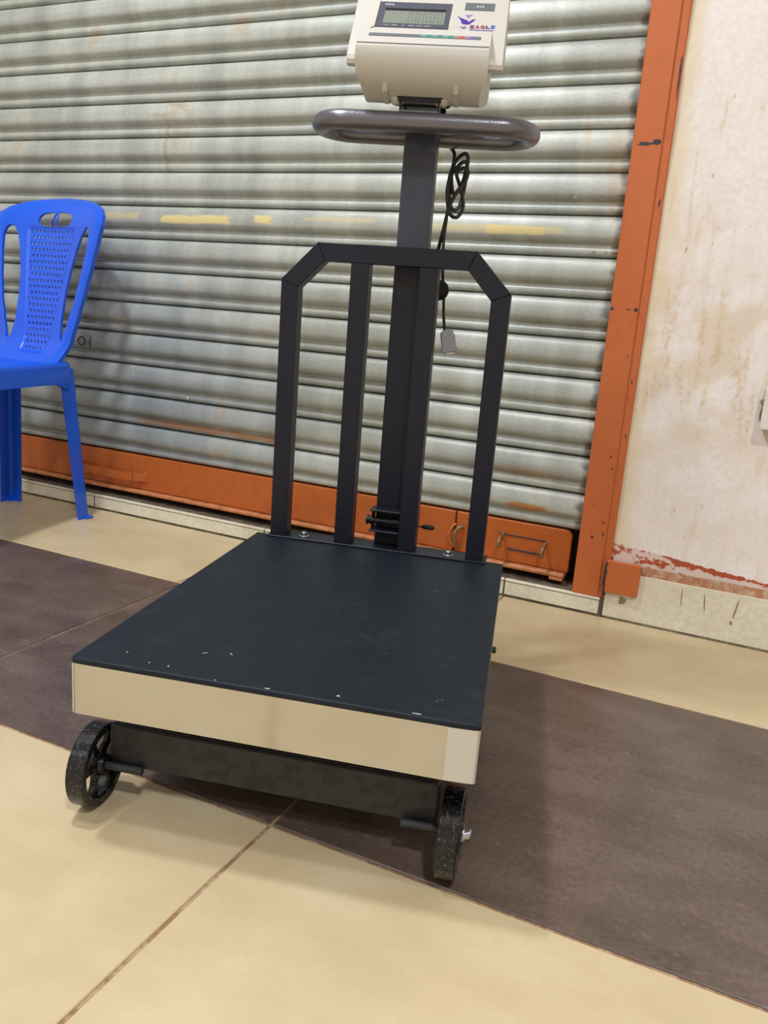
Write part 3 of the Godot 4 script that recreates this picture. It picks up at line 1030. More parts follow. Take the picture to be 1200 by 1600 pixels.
	lathe(st, [Vector2(0, 0), Vector2(0.0055, 0), Vector2(0.0055, 0.062), Vector2(0, 0.062)], Transform3D(hx, Vector3(0.196, 0.2545, 0.004)), 18)
	lathe(st, [Vector2(0, 0), Vector2(0.0085, 0.0), Vector2(0.0085, 0.003), Vector2(0, 0.003)], Transform3D(hx, Vector3(0.1955, 0.2545, 0.004)), 18)
	lathe(st, [Vector2(0, 0), Vector2(0.0075, 0.0), Vector2(0.0075, 0.002), Vector2(0, 0.002)], Transform3D(hx, Vector3(0.2015, 0.2545, 0.004)), 18)
	obj("hinge_rod", st, M.wheel, s)
	st = begin()
	lathe(st, [Vector2(0, -0.03), Vector2(0.0014, -0.03), Vector2(0.0014, 0.005), Vector2(0, 0.005)], Transform3D(hx, Vector3(0.285, 0.2470, -0.02)), 10)
	lathe(st, [Vector2(0, 0), Vector2(0.0022, 0.0), Vector2(0.0040, 0.005), Vector2(0.0043, 0.016), Vector2(0.0032, 0.021), Vector2(0, 0.0225)], Transform3D(hx * Basis(Vector3.RIGHT, 0.0), Vector3(0.2872, 0.2470, -0.02)), 16, true)
	obj("lever", st, M.rubber, s)
	st = begin()
	lathe(st, [Vector2(0, -0.007), Vector2(0.015, -0.006), Vector2(0.0165, 0.0), Vector2(0.015, 0.006), Vector2(0, 0.007)], Transform3D(Basis(Vector3.RIGHT, PI / 2), Vector3(0.2770, 0.639, -0.048)), 24, true)
	obj("clamp_knob", st, M.rubber, s)
	# handle loop, turned a little on the pole
	var hd := thing("handle", Vector3(0.2345, 0, -0.010), deg_to_rad(4.8), s)
	st = begin()
	var loop := PackedVector3Array()
	var r := 0.0495
	var zc := -0.0035
	for k in 25:
		var a := -PI / 2 + PI * k / 24.0
		loop.append(Vector3(0.1165 + r * cos(a), 0.8725, zc - r * sin(a) * -1.0))
	for k in 25:
		var a := PI / 2 + PI * k / 24.0
		loop.append(Vector3(-0.1075 + r * cos(a), 0.8725, zc - r * sin(a) * -1.0))
	tube(st, loop, 0.0142, 20, true)
	obj("grip_loop", st, M.hammer, hd)
	st = begin()
	bounds(st, -0.030, 0.027, 0.8845, 0.8875, -0.062, 0.055, 0.0005)
	obj("mounting_plate", st, M.hammer, hd)
	st = begin()
	for x: float in [-0.030, 0.0265]:
		for z: float in [0.045, -0.02]:
			bounds(st, x - 0.0014, x + 0.0014, 0.886, 0.912, z - 0.004, z + 0.004)
	bounds(st, -0.036, 0.033, 0.9045, 0.9075, -0.03, 0.052, 0.0005)
	bounds(st, -0.034, 0.030, 0.899, 0.909, 0.0505, 0.0525, 0.0005)
	obj("indicator_bracket", st, M.paint, hd)
	build_indicator(s)
	build_cable(s)

func face_at(x: float, y: float, lift: float) -> Vector3:
	return Vector3(x, y, 0.05 - 0.72 * (y - 0.999)) + Vector3(0, 0.72, 1.0).normalized() * lift

func face_frame() -> Basis:
	var n := Vector3(0, 0.72, 1.0).normalized()
	var up := Vector3(0, 1.0, -0.72).normalized()
	return Basis(Vector3.RIGHT, up, n)

# a flat piece on the sloping face, given by corners in local x and height y
func on_face(called: String, pts: Array, lift: float, thick: float, m: Material, parent: Node, bevel := 0.0) -> void:
	var o := face_at(0, 0.999, 0)
	var k := Vector3(0, 1.0, -0.72).length()
	var poly := PackedVector2Array()
	for p: Vector2 in pts:
		poly.append(Vector2(p.x, (p.y - 0.999) * k))
	var st := begin()
	prism(st, poly, lift, lift + thick, Transform3D(face_frame(), o), bevel)
	obj(called, st, m, parent)

func rect(x0: float, x1: float, y0: float, y1: float, lean := 0.0) -> Array:
	return [Vector2(x0, y0), Vector2(x1, y0), Vector2(x1 + lean, y1), Vector2(x0 + lean, y1)]

func text_on(called: String, what: String, at: Vector3, bas: Basis, height: float, width: float, m: Material, parent: Node, bold := true, depth := 0.0004) -> void:
	var t := TextMesh.new()
	var f := SystemFont.new()
	f.font_names = PackedStringArray(["Droid Sans"])
	f.font_weight = 700 if bold else 400
	t.font = f
	t.text = what
	t.font_size = 64
	t.pixel_size = 0.001
	t.depth = 0.01
	t.curve_step = 2.0
	var bb := t.get_aabb()
	if bb.size.x < 1e-5:
		return
	t.material = m
	var o := MeshInstance3D.new()
	o.mesh = t
	var k := Vector3(width / bb.size.x, height / bb.size.y, depth / 0.01)
	var c := bb.get_center()
	o.transform = Transform3D(bas * Basis.from_scale(k), at - bas * (k * c))
	place(o, called, parent)

func build_indicator(s: Node) -> void:
	var t := thing("indicator", Vector3(0.2345, 0, -0.010), deg_to_rad(4.8), s)
	t.set_meta("label", "cream plastic digital weight indicator")
	var side := Transform3D(Basis(Vector3.FORWARD, Vector3.UP, Vector3.RIGHT), Vector3.ZERO)  # x of the outline runs to -z
	var st := begin()
	# body outline (z, height), from the seam of the visor round the underside to the back and the face
	var prof := [Vector2(0.0880, 0.9655), Vector2(0.0903, 0.9610), Vector2(0.0912, 0.9540), Vector2(0.0905, 0.9460), Vector2(0.0875, 0.9365), Vector2(0.0815, 0.9275), Vector2(0.0720, 0.9165), Vector2(0.0590, 0.9085), Vector2(0.0450, 0.9035), Vector2(0.0300, 0.9025), Vector2(0.0150, 0.9040), Vector2(-0.060, 0.9250), Vector2(-0.078, 0.940), Vector2(-0.088, 0.955), Vector2(-0.088, 1.020), Vector2(-0.070, 1.050), Vector2(-0.030, 1.076), Vector2(-0.014, 1.078), Vector2(-0.0045, 1.0747), Vector2(0.0476, 1.0023), Vector2(0.0500, 0.9975)]
	var half := func(y: float) -> float: return 0.0945 - 0.010 * smooth01(0.932, 0.904, y)
	var n := prof.size()
	for i in n:
		var a: Vector2 = prof[i]
		var b: Vector2 = prof[(i + 1) % n]
		var d := b - a
		var out := Vector3(0, d.x, -d.y)
		var ha: float = half.call(a.y)
		var hb: float = half.call(b.y)
		quad(st, Vector3(-ha, a.y, a.x), Vector3(ha, a.y, a.x), Vector3(hb, b.y, b.x), Vector3(-hb, b.y, b.x), -out if d.x < 0 and a.y < 0.95 and out.y > 0 else out, 1 if i >= 1 and i < 11 else -1)
		var m := Vector2(-0.01, 0.96)
		var mh: float = half.call(0.96)
		for sg: float in [-1.0, 1.0]:
			tri(st, Vector3(sg * ha, a.y, a.x), Vector3(sg * hb, b.y, b.x), Vector3(sg * mh, m.y, m.x), Vector3(sg, 0, 0))
	obj("housing", st, M.plastic, t)
	# cheeks either side of the face
	var ch := PackedVector2Array()
	for p: Vector2 in [Vector2(-0.0045, 1.0747), Vector2(0.0248, 1.0340), Vector2(0.0500, 0.9990), Vector2(0.0730, 0.9670), Vector2(0.0835, 0.9505), Vector2(0.0850, 0.9440), Vector2(0.0830, 0.9385), Vector2(0.0760, 0.9370), Vector2(0.0500, 0.9430), Vector2(-0.045, 0.9750), Vector2(-0.075, 0.9900), Vector2(-0.084, 1.020), Vector2(-0.066, 1.050), Vector2(-0.030, 1.0755), Vector2(-0.014, 1.0775)]:
		ch.append(Vector2(-p.x, p.y))
	for q in [[-0.1080, -0.0930], [0.0935, 0.1145]]:
		st = begin()
		prism(st, ch, q[0], q[1], side, 0.0012)
		obj("side_cheek", st, M.plastic, t)
	# seam line under the key ledge
	st = begin()
	bounds(st, -0.0935, 0.0935, 0.9645, 0.9655, 0.0872, 0.0890)
	obj("seam", st, M.print_grey, t)
	# recessed display window
	on_face("bezel", rect(-0.0752, 0.0308, 0.9968, 1.0395, 0.0022), -0.001, 0.0016, M.bezel, t, 0.0003)
	on_face("window_lip", [Vector2(-0.0815, 0.9925), Vector2(-0.0752, 0.9968), Vector2(-0.0730, 1.0395), Vector2(-0.0785, 1.0450)], -0.001, 0.0030, M.plastic, t, 0.0004)
	on_face("lcd_screen", rect(-0.0648, 0.0236, 1.0030, 1.0242, 0.0008), 0.0004, 0.0004, M.lcd, t)
	on_face("lcd_shade", rect(-0.0645, 0.0246, 1.0245, 1.0285, 0.0002), 0.0004, 0.0005, M.gap, t)
	# faint figures on the screen: four noughts of seven segments
	for k in 5:
		var x := -0.0290 + 0.0106 * k
		var st2 := begin()
		var o := face_at(0, 0.999, 0)
		var kk := Vector3(0, 1.0, -0.72).length()
		var T := Transform3D(face_frame(), o)
		for seg in [[0.0, 0.0060, 0.0070, 0.0012], [0.0, 0.0060, 0.0222, 0.0012], [0.0, 0.0012, 0.0070, 0.0080], [0.0, 0.0012, 0.0150, 0.0080], [0.0056, 0.0012, 0.0070, 0.0080], [0.0056, 0.0012, 0.0150, 0.0080]]:
			var yb: float = 0.999 + seg[2]
			prism(st2, PackedVector2Array([Vector2(x + seg[0], (yb - 0.999) * kk), Vector2(x + seg[0] + seg[1], (yb - 0.999) * kk), Vector2(x + seg[0] + seg[1], (minf(yb + seg[3], 1.0235) - 0.999) * kk), Vector2(x + seg[0], (minf(yb + seg[3], 1.0235) - 0.999) * kk)]), 0.0008, 0.0010, T)
		obj("lcd_digit", st2, M.lcd_ink, t)
	var fb := face_frame()
	text_on("bezel_print", "Weighing", face_at(-0.0590, 1.0345, 0.0008), fb, 0.0040, 0.0135, M.print_white, t)
	text_on("bezel_print", "kg", face_at(0.0255, 1.0350, 0.0008), fb, 0.0038, 0.004, M.print_grey, t)
	var small := ["COUNT", "TARE", "I", "ZERO", "STABLE", "HOLD"]
	var sx := [-0.0630, -0.0515, -0.0385, -0.0265, -0.0145, -0.0025]
	for k in 6:
		text_on("bezel_print", small[k], face_at(sx[k] + 0.004, 0.9996, 0.0008), fb, 0.0019, 0.0018 if k == 2 else 0.0085, M.print_white, t, false)
	on_face("model_plate", rect(0.0510, 0.0935, 1.0300, 1.0425, 0.0006), 0.0, 0.0006, M.print_grey, t, 0.0001)
	text_on("model_print", "A12", face_at(0.0730, 1.0360, 0.0008), fb, 0.0036, 0.0110, M.print_white, t)
	# the bird and the name below it
	var P := func(px: float, py: float) -> Vector2:
		return Vector2(0.0425 + (px - 718.0) / 127.0 * 0.0258, 1.0220 - (py - 98.0) / 82.0 * 0.0165)
	var shapes := [
		["bird_wing", [[718, 106], [736, 124], [764, 134], [792, 146], [803, 160], [786, 172], [768, 178], [752, 168], [745, 158], [758, 158], [738, 146], [748, 146], [728, 128]], "purple"],
		["bird_wing", [[846, 132], [822, 137], [806, 152], [796, 166], [782, 178], [800, 177], [818, 163], [832, 148]], "purple"],
		["bird_head", [[768, 100], [822, 97], [804, 108], [800, 122], [786, 120], [782, 107]], "lilac"],
		["bird_tail", [[752, 196], [758, 203], [772, 203], [782, 192], [786, 196], [776, 208], [756, 208], [746, 200]], "lilac"]]
	for sh in shapes:
		var pts := []
		for q in sh[1]:
			pts.append(P.call(q[0], q[1]))
		on_face(sh[0], pts, 0.0, 0.0005, M[sh[2]], t)
	var letters := ["E", "A", "G", "L", "E"]
	var inks := ["ink_plum", "ink_red", "ink_red", "ink_plum", "ink_blue"]
	for k in 5:
		text_on("name_letter", letters[k], face_at(0.0650 + 0.0074 * k, 1.0025 + 0.0002 * k, 0.0003), fb, 0.0056, 0.0058, M[inks[k]], t)
	on_face("name_rule", rect(0.0615, 0.0970, 0.9972, 0.9982), 0.0, 0.0004, M.lilac, t)
	# key strip on the ledge: dark bar, teal, red and violet keys
	var kn := Vector3(0, 0.8, 0.6).normalized()
	var kb := Basis(Vector3.RIGHT, Vector3(0, 0.6, -0.8), kn)
	kn = (Vector3(0, 0.9975, 0.05) - Vector3(0, 0.9655, 0.088)).normalized()
	kb = Basis(Vector3.RIGHT, kn, Vector3.RIGHT.cross(kn))
	var ko := Vector3(0, 0.9655, 0.088)
	var keys := [["key_strip", -0.080, -0.008, 0.020, 0.0285, "print_grey"], ["key_strip", -0.008, 0.044, 0.020, 0.0285, "key_teal"], ["key_strip", 0.044, 0.058, 0.020, 0.0285, "key_red"], ["key_strip", 0.058, 0.070, 0.020, 0.0285, "key_violet"], ["key_strip", 0.070, 0.080, 0.020, 0.0285, "print_grey"]]
	for q in keys:
		st = begin()
		prism(st, PackedVector2Array([Vector2(q[1], q[3]), Vector2(q[2], q[3]), Vector2(q[2], q[4]), Vector2(q[1], q[4])]), 0.0, 0.0007, Transform3D(kb, ko), 0.0002)
		obj(q[0], st, M[q[5]], t)
	for k in 5:
		text_on("key_print", ["ZERO", "TARE", "UNIT", "HOLD", "ON"][k], ko + kb * Vector3(-0.001 + 0.0155 * k, 0.0242, 0.0008), kb, 0.0032, 0.0080, M.print_white, t, false, 0.0003)
	# ribs and bosses of the underside
	for x: float in [-0.052, 0.051]:
		st = begin()
		var rb := PackedVector2Array([Vector2(-0.087, 0.9365), Vector2(-0.066, 0.908), Vector2(-0.034, 0.8985), Vector2(-0.020, 0.910), Vector2(-0.060, 0.925)])
		prism(st, rb, x - 0.004, x + 0.004, side, 0.0012)
		obj("rib", st, M.plastic, t)
	for x: float in [-0.036, 0.030]:
		st = begin()
		lathe(st, [Vector2(0, -0.006), Vector2(0.007, -0.005), Vector2(0.011, 0.0), Vector2(0.012, 0.006), Vector2(0, 0.008)], Transform3D(Basis(), Vector3(x, 0.902, 0.040)), 20, true)
		obj("boss", st, M.plastic, t)
	st = begin()
	box(st, Vector3(0.0, 0.9125, -0.012), Vector3(0.080, 0.008, 0.07), 0.001, Basis(Vector3.RIGHT, 0.27))
	obj("base_recess", st, M.rubber, t)

func build_cable(s: Node) -> void:
	var st := begin()
	var zc := -0.058
	var cv := Curve3D.new()
	cv.bake_interval = 0.004
	var pts := [[0.262, 0.905, -0.035], [0.2640, 0.885, -0.060], [0.2700, 0.865, -0.080], [0.2790, 0.850, -0.074], [0.2795, 0.815, zc], [0.2850, 0.790, zc], [0.2960, 0.800, zc], [0.3030, 0.838, zc - 0.004], [0.2980, 0.850, zc], [0.2840, 0.836, zc + 0.004], [0.2770, 0.805, zc + 0.006], [0.2840, 0.768, zc + 0.004], [0.2960, 0.770, zc], [0.3010, 0.800, zc - 0.006], [0.3030, 0.832, zc], [0.2960, 0.836, zc + 0.005], [0.2810, 0.818, zc + 0.008], [0.2760, 0.792, zc + 0.009], [0.2820, 0.760, zc + 0.004], [0.2940, 0.755, zc - 0.004], [0.3020, 0.772, zc - 0.004], [0.2960, 0.798, zc + 0.002], [0.2890, 0.818, zc + 0.012], [0.2980, 0.826, zc + 0.014], [0.3065, 0.822, zc + 0.012], [0.3040, 0.808, zc + 0.012], [0.2920, 0.790, zc + 0.014], [0.2820, 0.768, zc + 0.012], [0.2760, 0.740, zc + 0.006], [0.2700, 0.712, zc], [0.2665, 0.690, zc - 0.006], [0.2680, 0.640, zc - 0.006]]
	for i in pts.size():
		var p := Vector3(pts[i][0], pts[i][1], pts[i][2])
		var a := Vector3(pts[maxi(i - 1, 0)][0], pts[maxi(i - 1, 0)][1], pts[maxi(i - 1, 0)][2])
		var b := Vector3(pts[mini(i + 1, pts.size() - 1)][0], pts[mini(i + 1, pts.size() - 1)][1], pts[mini(i + 1, pts.size() - 1)][2])
		var tg := (b - a) / 6.0
		cv.add_point(p, -tg, tg)
	tube(st, cv.get_baked_points(), 0.0030, 9)
	obj("signal_cable", st, M.cable, s)
	st = begin()
	var c2 := Curve3D.new()
	c2.bake_interval = 0.006
	var q := [[0.2795, 0.795, zc], [0.2775, 0.750, zc], [0.2765, 0.710, -0.056], [0.2800, 0.665, -0.054], [0.2850, 0.630, -0.052], [0.2880, 0.600, -0.050], [0.2920, 0.576, -0.050]]
	for i in q.size():
		var p := Vector3(q[i][0], q[i][1], q[i][2])
		var a := Vector3(q[maxi(i - 1, 0)][0], q[maxi(i - 1, 0)][1], q[maxi(i - 1, 0)][2])
		var b := Vector3(q[mini(i + 1, q.size() - 1)][0], q[mini(i + 1, q.size() - 1)][1], q[mini(i + 1, q.size() - 1)][2])
		c2.add_point(p, (a - b) / 6.0, (b - a) / 6.0)
	tube(st, c2.get_baked_points(), 0.0024, 8)
	var cab := obj("plug_cable", st, M.cable, s)
	# the grey plug hanging at its end
	var T := Transform3D(Basis(Vector3.BACK, 0.20) * Basis(Vector3.UP, 0.25), Vector3(0.2995, 0.5585, -0.050))
	st = begin()
	prism(st, PackedVector2Array([Vector2(-0.0105, 0.016), Vector2(-0.003, 0.020), Vector2(0.004, 0.020), Vector2(0.0095, 0.017), Vector2(0.0095, 0.012), Vector2(0.0115, 0.011), Vector2(0.0115, -0.010), Vector2(0.0135, -0.011), Vector2(0.0135, -0.0165), Vector2(0.009, -0.0175), Vector2(-0.009, -0.0175), Vector2(-0.0135, -0.0165), Vector2(-0.0135, -0.011), Vector2(-0.0115, -0.010), Vector2(-0.0115, 0.011)]), -0.006, 0.006, T, 0.0010)
	obj("plug_shell", st, M.plug, cab)
	st = begin()
	box(st, T * Vector3(0, -0.0195, 0), Vector3(0.015, 0.005, 0.008), 0.0008, T.basis)
	obj("plug_connector", st, M.zinc, cab)
	st = begin()
	for y: float in [0.010]:
		for x: float in [-0.0045, 0.0060]:
			lathe(st, [Vector2(0, 0.0012), Vector2(0.0014, 0.0012), Vector2(0.0018, 0), Vector2(0, 0)], T * Transform3D(Basis(Vector3.RIGHT, PI / 2), Vector3(x, y, 0.006)), 12)
	obj("plug_screw", st, M.zinc, cab)

# ---------------------------------------------------------------- blue chair
const CX := -1.727

func interp(tab: Array, v: float) -> float:
	if v <= tab[0][0]:
		return tab[0][1]
	for i in tab.size() - 1:
		if v <= tab[i + 1][0]:
			return lerpf(tab[i][1], tab[i + 1][1], smooth01(0, 1, (v - tab[i][0]) / (tab[i + 1][0] - tab[i][0])) * 0.5 + 0.5 * (v - tab[i][0]) / (tab[i + 1][0] - tab[i][0]))
	return tab[-1][1]

const OUTER := [[-0.03, 0.110], [0.017, 0.112], [0.059, 0.119], [0.125, 0.1335], [0.19, 0.148], [0.255, 0.160], [0.31, 0.170], [0.35, 0.176], [0.372, 0.170], [0.390, 0.152], [0.402, 0.128], [0.411, 0.095], [0.416, 0.060], [0.419, 0.02], [0.421, -0.02]]
const SLOT_IN := [[0.045, 0.0915], [0.06, 0.085], [0.10, 0.079], [0.163, 0.0795], [0.219, 0.0845], [0.272, 0.0945], [0.316, 0.107], [0.338, 0.121]]
const SLOT_OUT := [[0.045, 0.0905], [0.06, 0.0945], [0.106, 0.107], [0.158, 0.1205], [0.221, 0.131], [0.278, 0.138], [0.315, 0.140], [0.330, 0.137], [0.340, 0.130]]

func mesh_half(v: float) -> float:
	return lerpf(0.040, 0.079, smooth01(0.0, 0.36, v) * 0.5 + 0.5 * clampf((v - 0.02) / 0.31, 0, 1))

func back_field(u: float, v: float) -> float:
	var au := absf(u)
	var aw := au if u > 0.0 else au * 0.93
	var d := maxf(aw - interp(OUTER, v), -0.025 - v)
	var sl := maxf(maxf(interp(SLOT_IN, v) - au, aw - interp(SLOT_OUT, v)), maxf(0.048 - v, v - 0.341))
	d = maxf(d, -sl)
	var hx := (u - 0.004) / 0.058
	var hy := (v - 0.3585) / 0.0195
	d = maxf(d, (1.0 - pow(pow(absf(hx), 3.0) + pow(absf(hy), 2.6), 0.36)) * 0.018)
	# rows of small round holes
	if v > 0.018 and v < 0.335 and au < 0.085:
		var rp := 0.0158
		var row := roundf((v - 0.028) / rp)
		if row >= 0 and row <= 19:
			var cp := 0.0122
			var off := 0.5 * cp * (int(row) % 2)
			var cu := roundf((u - off) / cp) * cp + off
			var cv := 0.028 + row * rp
			if absf(cu) < mesh_half(cv) - 0.006:
				d = maxf(d, 0.0036 - Vector2((u - cu), (v - cv) * 0.92).length())
	return d

func back_map(u: float, v: float, w: float) -> Vector3:
	# v runs up the back, w out of its front
	var rec := 0.2207 * v - 0.25 * maxf(0.07 - v, 0.0) * maxf(0.07 - v, 0.0) * 30.0 * 0.0
	var y := 0.417 + 0.977 * v
	var z := 0.150 - 0.2157 * v + 0.06 * pow(maxf(0.0, 0.06 - v) / 0.085, 2.0)
	z += 0.9 * u * u
	z -= 5.0 * maxf(0.0, v - 0.345) * maxf(0.0, v - 0.345)
	return Vector3(u, y + 0.2157 * w, z + 0.977 * w + 0.0 * rec)

func build_chair() -> void:
	var t := thing("plastic_chair", Vector3(CX, 0, 0.0))
	tag(t, "blue armless plastic chair with a perforated back standing against the shutter", "chair")
	var cell := 0.0026
	var u0 := -0.1975
	var v0 := -0.0285
	var nu := 148
	var nv := 174
	var F := PackedFloat32Array()
	F.resize((nu + 1) * (nv + 1))
	for j in nv + 1:
		for i in nu + 1:
			F[j * (nu + 1) + i] = back_field(u0 + i * cell, v0 + j * cell)
	var front := func(p: Vector2) -> Vector3:
		var inn := smooth01(mesh_half(p.y) + 0.004, mesh_half(p.y) - 0.004, absf(p.x)) * smooth01(0.012, 0.024, p.y) * smooth01(0.342, 0.332, p.y)
		var e := minf(interp(OUTER, p.y) - absf(p.x) * (1.0 if p.x > 0.0 else 0.93), (0.421 - p.y) * 1.2)
		var q := clampf(1.0 - e / 0.030, 0.0, 1.0)
		return back_map(p.x, p.y, -0.004 * inn - 0.009 * q * q)
	var back := func(p: Vector2) -> Vector3:
		var e := interp(OUTER, p.y) - absf(p.x) * (1.0 if p.x > 0.0 else 0.93)
		return back_map(p.x, p.y, -0.0075 - 0.014 * smooth01(0.010, 0.005, minf(e, (0.421 - p.y) * 1.2)))
	var st := begin()
	for j in nv:
		for i in nu:
			var f := [F[j * (nu + 1) + i], F[j * (nu + 1) + i + 1], F[(j + 1) * (nu + 1) + i + 1], F[(j + 1) * (nu + 1) + i]]
			if f[0] > 0 and f[1] > 0 and f[2] > 0 and f[3] > 0:
				continue
			var q := [Vector2(u0 + i * cell, v0 + j * cell), Vector2(u0 + (i + 1) * cell, v0 + j * cell), Vector2(u0 + (i + 1) * cell, v0 + (j + 1) * cell), Vector2(u0 + i * cell, v0 + (j + 1) * cell)]
			var poly := []
			var cut := []
			for k in 4:
				var m := (k + 1) % 4
				if f[k] <= 0:
					poly.append(q[k])
				if (f[k] <= 0) != (f[m] <= 0):
					var x: Vector2 = q[k].lerp(q[m], f[k] / (f[k] - f[m]))
					poly.append(x)
					cut.append(x)
			for k in range(1, poly.size() - 1):
				tri(st, front.call(poly[0]), front.call(poly[k]), front.call(poly[k + 1]), Vector3.BACK, 1)
				tri(st, back.call(poly[0]), back.call(poly[k]), back.call(poly[k + 1]), Vector3.FORWARD, 2)
			if cut.size() == 2:
				var c := Vector2.ZERO
				for p: Vector2 in poly:
					c += p / poly.size()
				var mid: Vector2 = (cut[0] + cut[1]) * 0.5
				var dd: Vector2 = mid - c
				quad(st, front.call(cut[0]), front.call(cut[1]), back.call(cut[1]), back.call(cut[0]), Vector3(dd.x, dd.y, 0), 3)
	obj("backrest", st, M.blue, t)
	# seat shell: rings from the hem of the skirt over the rounded edge to the middle
	st = begin()
	var plan := []
	var corners := [Vector2(0.112, 0.128), Vector2(0.188, 0.520), Vector2(-0.188, 0.520), Vector2(-0.112, 0.128)]
	var rad := [0.022, 0.045, 0.045, 0.022]
	for k in 4:
		var c: Vector2 = corners[k]
		var a: Vector2 = (corners[(k + 3) % 4] - c).normalized()
		var b: Vector2 = (corners[(k + 1) % 4] - c).normalized()
		for n in 7:
			var x := n / 6.0
			var p: Vector2 = (c + a * rad[k]).lerp(c, x).lerp(c.lerp(c + b * rad[k], x), x)
			plan.append([p, k])
		for n in range(1, 8):
			plan.append([(c + b * rad[k]).lerp(corners[(k + 1) % 4] - b * rad[(k + 1) % 4], n / 8.0), -1])
	var np := plan.size()
	var ctr := Vector2(0, 0.33)
	var hem := func(p: Vector2) -> float:
		var dmin := 1.0
		for c: Vector2 in corners:
			dmin = minf(dmin, p.distance_to(c))
		return 0.364 - 0.020 * pow(clampf((0.075 - dmin) / 0.04, 0, 1), 1.6)
	var ring := func(p: Vector2, k: int) -> Vector3:
		var d: Vector2 = (p - ctr).normalized()
		match k:
			0: return Vector3(p.x - d.x * 0.003, hem.call(p), p.y - d.y * 0.003)
			1: return Vector3(p.x + d.x * 0.004, hem.call(p), p.y + d.y * 0.004)
			2: return Vector3(p.x + d.x * 0.001, 0.404, p.y + d.y * 0.001)
			3: return Vector3(p.x - d.x * 0.001, 0.411, p.y - d.y * 0.001)
			4: return Vector3(p.x - d.x * 0.005, 0.4155, p.y - d.y * 0.005)
			5: return Vector3(p.x - d.x * 0.011, 0.417, p.y - d.y * 0.011)
			6: return Vector3(p.x - d.x * 0.03, 0.4145, p.y - d.y * 0.03)
		return Vector3(lerpf(p.x, ctr.x, 0.55), 0.407, lerpf(p.y, ctr.y, 0.55))
	for i in np:
		var a: Vector2 = plan[i][0]
		var b: Vector2 = plan[(i + 1) % np][0]
		var d := (a + b) * 0.5 - ctr
		for k in 7:
			var out := Vector3(d.x, 0, d.y).normalized() + Vector3.UP * (0.0 if k < 2 else 0.5 * (k - 1))
			if k == 0:
				out = Vector3.DOWN
			quad(st, ring.call(a, k), ring.call(b, k), ring.call(b, k + 1), ring.call(a, k + 1), out, 4 if k == 0 else 1)
		tri(st, ring.call(a, 7), ring.call(b, 7), Vector3(ctr.x, 0.406, ctr.y), Vector3.UP, 1)
		# inside of the skirt and the underside
		var A0: Vector3 = ring.call(a, 0)
		var B0: Vector3 = ring.call(b, 0)
		var A1 := Vector3(A0.x, 0.405, A0.z)
		var B1 := Vector3(B0.x, 0.405, B0.z)
		quad(st, A0, B0, B1, A1, Vector3(-d.x, 0, -d.y), 5)
		tri(st, A1, B1, Vector3(ctr.x, 0.401, ctr.y), Vector3.DOWN, 6)
	obj("seat", st, M.blue, t)
	# four legs of angle section: outer corner at the top and at the foot, outward sides
	var legs := [[Vector3(0.1145, 0.400, 0.126), Vector3(0.123, 0, 0.086), 1, -1, 0.048, 0.038], [Vector3(-0.111, 0.385, 0.128), Vector3(-0.180, 0, 0.076), -1, -1, 0.040, 0.040], [Vector3(0.186, 0.385, 0.516), Vector3(0.200, 0, 0.540), 1, 1, 0.040, 0.030], [Vector3(-0.186, 0.385, 0.516), Vector3(-0.200, 0, 0.540), -1, 1, 0.040, 0.030]]
	for l in legs:
		st = begin()
		var rings := []
		for k in 9:
			var x := k / 8.0
			var c: Vector3 = (l[0] as Vector3).lerp(l[1], x)
			var w: float = lerpf(l[4], l[5], x)
			var th := 0.0042
			var sx: float = -l[2]
			var sz: float = -l[3]
			var rr := 0.006
			var pts := [Vector2(w, 0), Vector2(rr, 0), Vector2(rr * 0.3, rr * 0.3), Vector2(0, rr), Vector2(0, w), Vector2(th, w), Vector2(th, rr + th), Vector2(rr * 0.3 + th, rr * 0.3 + th), Vector2(rr + th, th), Vector2(w, th)]
			var ringp := PackedVector3Array()
			for p: Vector2 in pts:
				ringp.append(c + Vector3(p.x * sx, 0, p.y * sz))
			rings.append([ringp, c + Vector3(sx * w * 0.4, 0, sz * w * 0.4)])
		var n: int = rings[0][0].size()
		for k in 8:
			for i in n:
				var j := (i + 1) % n
				var e: Vector3 = rings[k][0][j] - rings[k][0][i]
				var out := e.cross(Vector3.UP) * float(l[2] * l[3]) * -1.0
				quad(st, rings[k][0][i], rings[k][0][j], rings[k + 1][0][j], rings[k + 1][0][i], out)
		var bp := PackedVector2Array()
		for p: Vector3 in rings[8][0]:
			bp.append(Vector2(p.x, p.z))
		for id in [8, 0]:
			var ix := Geometry2D.triangulate_polygon(bp)
			for q in range(0, ix.size(), 3):
				tri(st, rings[id][0][ix[q]], rings[id][0][ix[q + 1]], rings[id][0][ix[q + 2]], Vector3.DOWN if id == 8 else Vector3.UP)
		# small flange turned out at the foot
		var f: Vector3 = l[1]
		bounds(st, f.x - float(l[2]) * 0.02, f.x + float(l[2]) * 0.010, 0.0, 0.006, f.z - float(l[3]) * 0.02, f.z + float(l[3]) * 0.006, 0.002)
		obj("leg", st, M.blue, t)
	# a loop of blue cord knotted through the hand hole
	st = begin()
	tube(st, PackedVector3Array([back_map(-0.010, 0.335, -0.010), back_map(-0.006, 0.350, 0.002), back_map(0.004, 0.376, 0.003), back_map(0.008, 0.379, 0.003), back_map(0.0105, 0.372, 0.003), back_map(0.011, 0.352, 0.002), back_map(0.011, 0.335, -0.010)]), 0.0024, 8)
	obj("cord", st, M.blue, t)

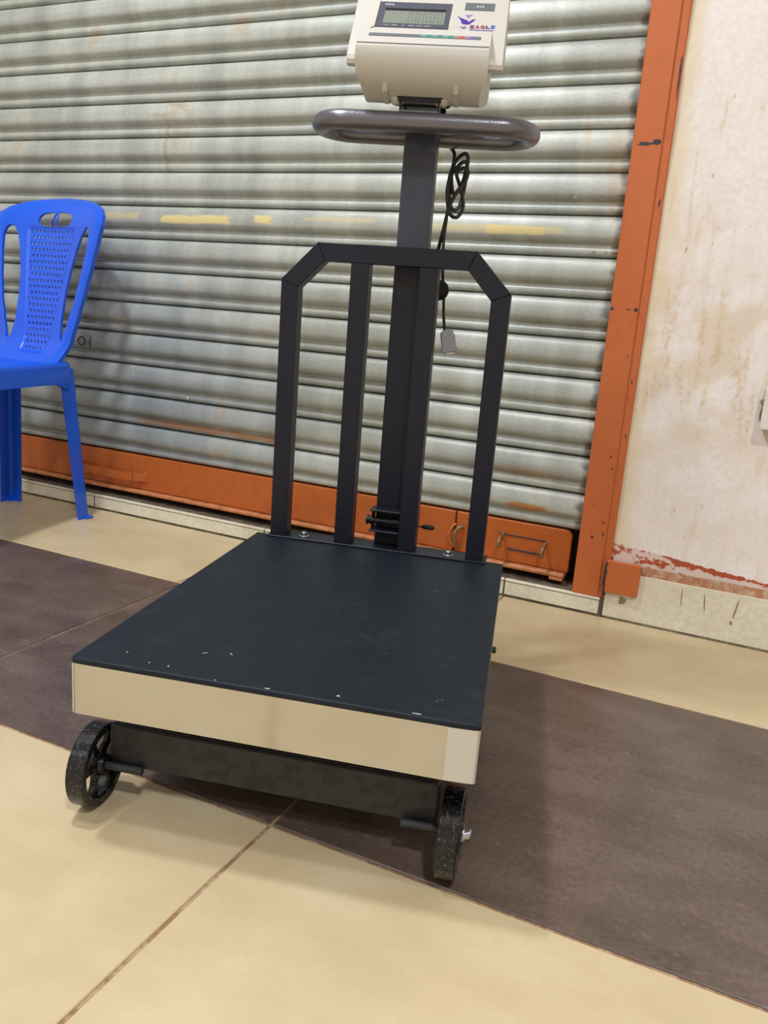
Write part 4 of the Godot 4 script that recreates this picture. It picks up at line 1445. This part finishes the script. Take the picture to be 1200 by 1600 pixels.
func _ready() -> void:
	view()
	make_materials()
	lamp(LAMPS[0][0], LAMPS[0][1], LAMPS[0][2], "square white ceiling lamp above the shutter side, out of view")
	lamp(LAMPS[1][0], LAMPS[1][1], LAMPS[1][2], "square white ceiling lamp over the floor behind the camera, out of view")
	lamp(LAMPS[2][0], LAMPS[2][1], LAMPS[2][2], "added lamp at the right that brightens the plastered wall, out of view")  # invented fill light, put in to lift the right wall
	lamp(LAMPS[3][0], LAMPS[3][1], LAMPS[3][2], "square white ceiling lamp over the front of the scale, out of view")
	build_floor()
	build_room()
	build_shutter()
	build_scale()
	build_chair()
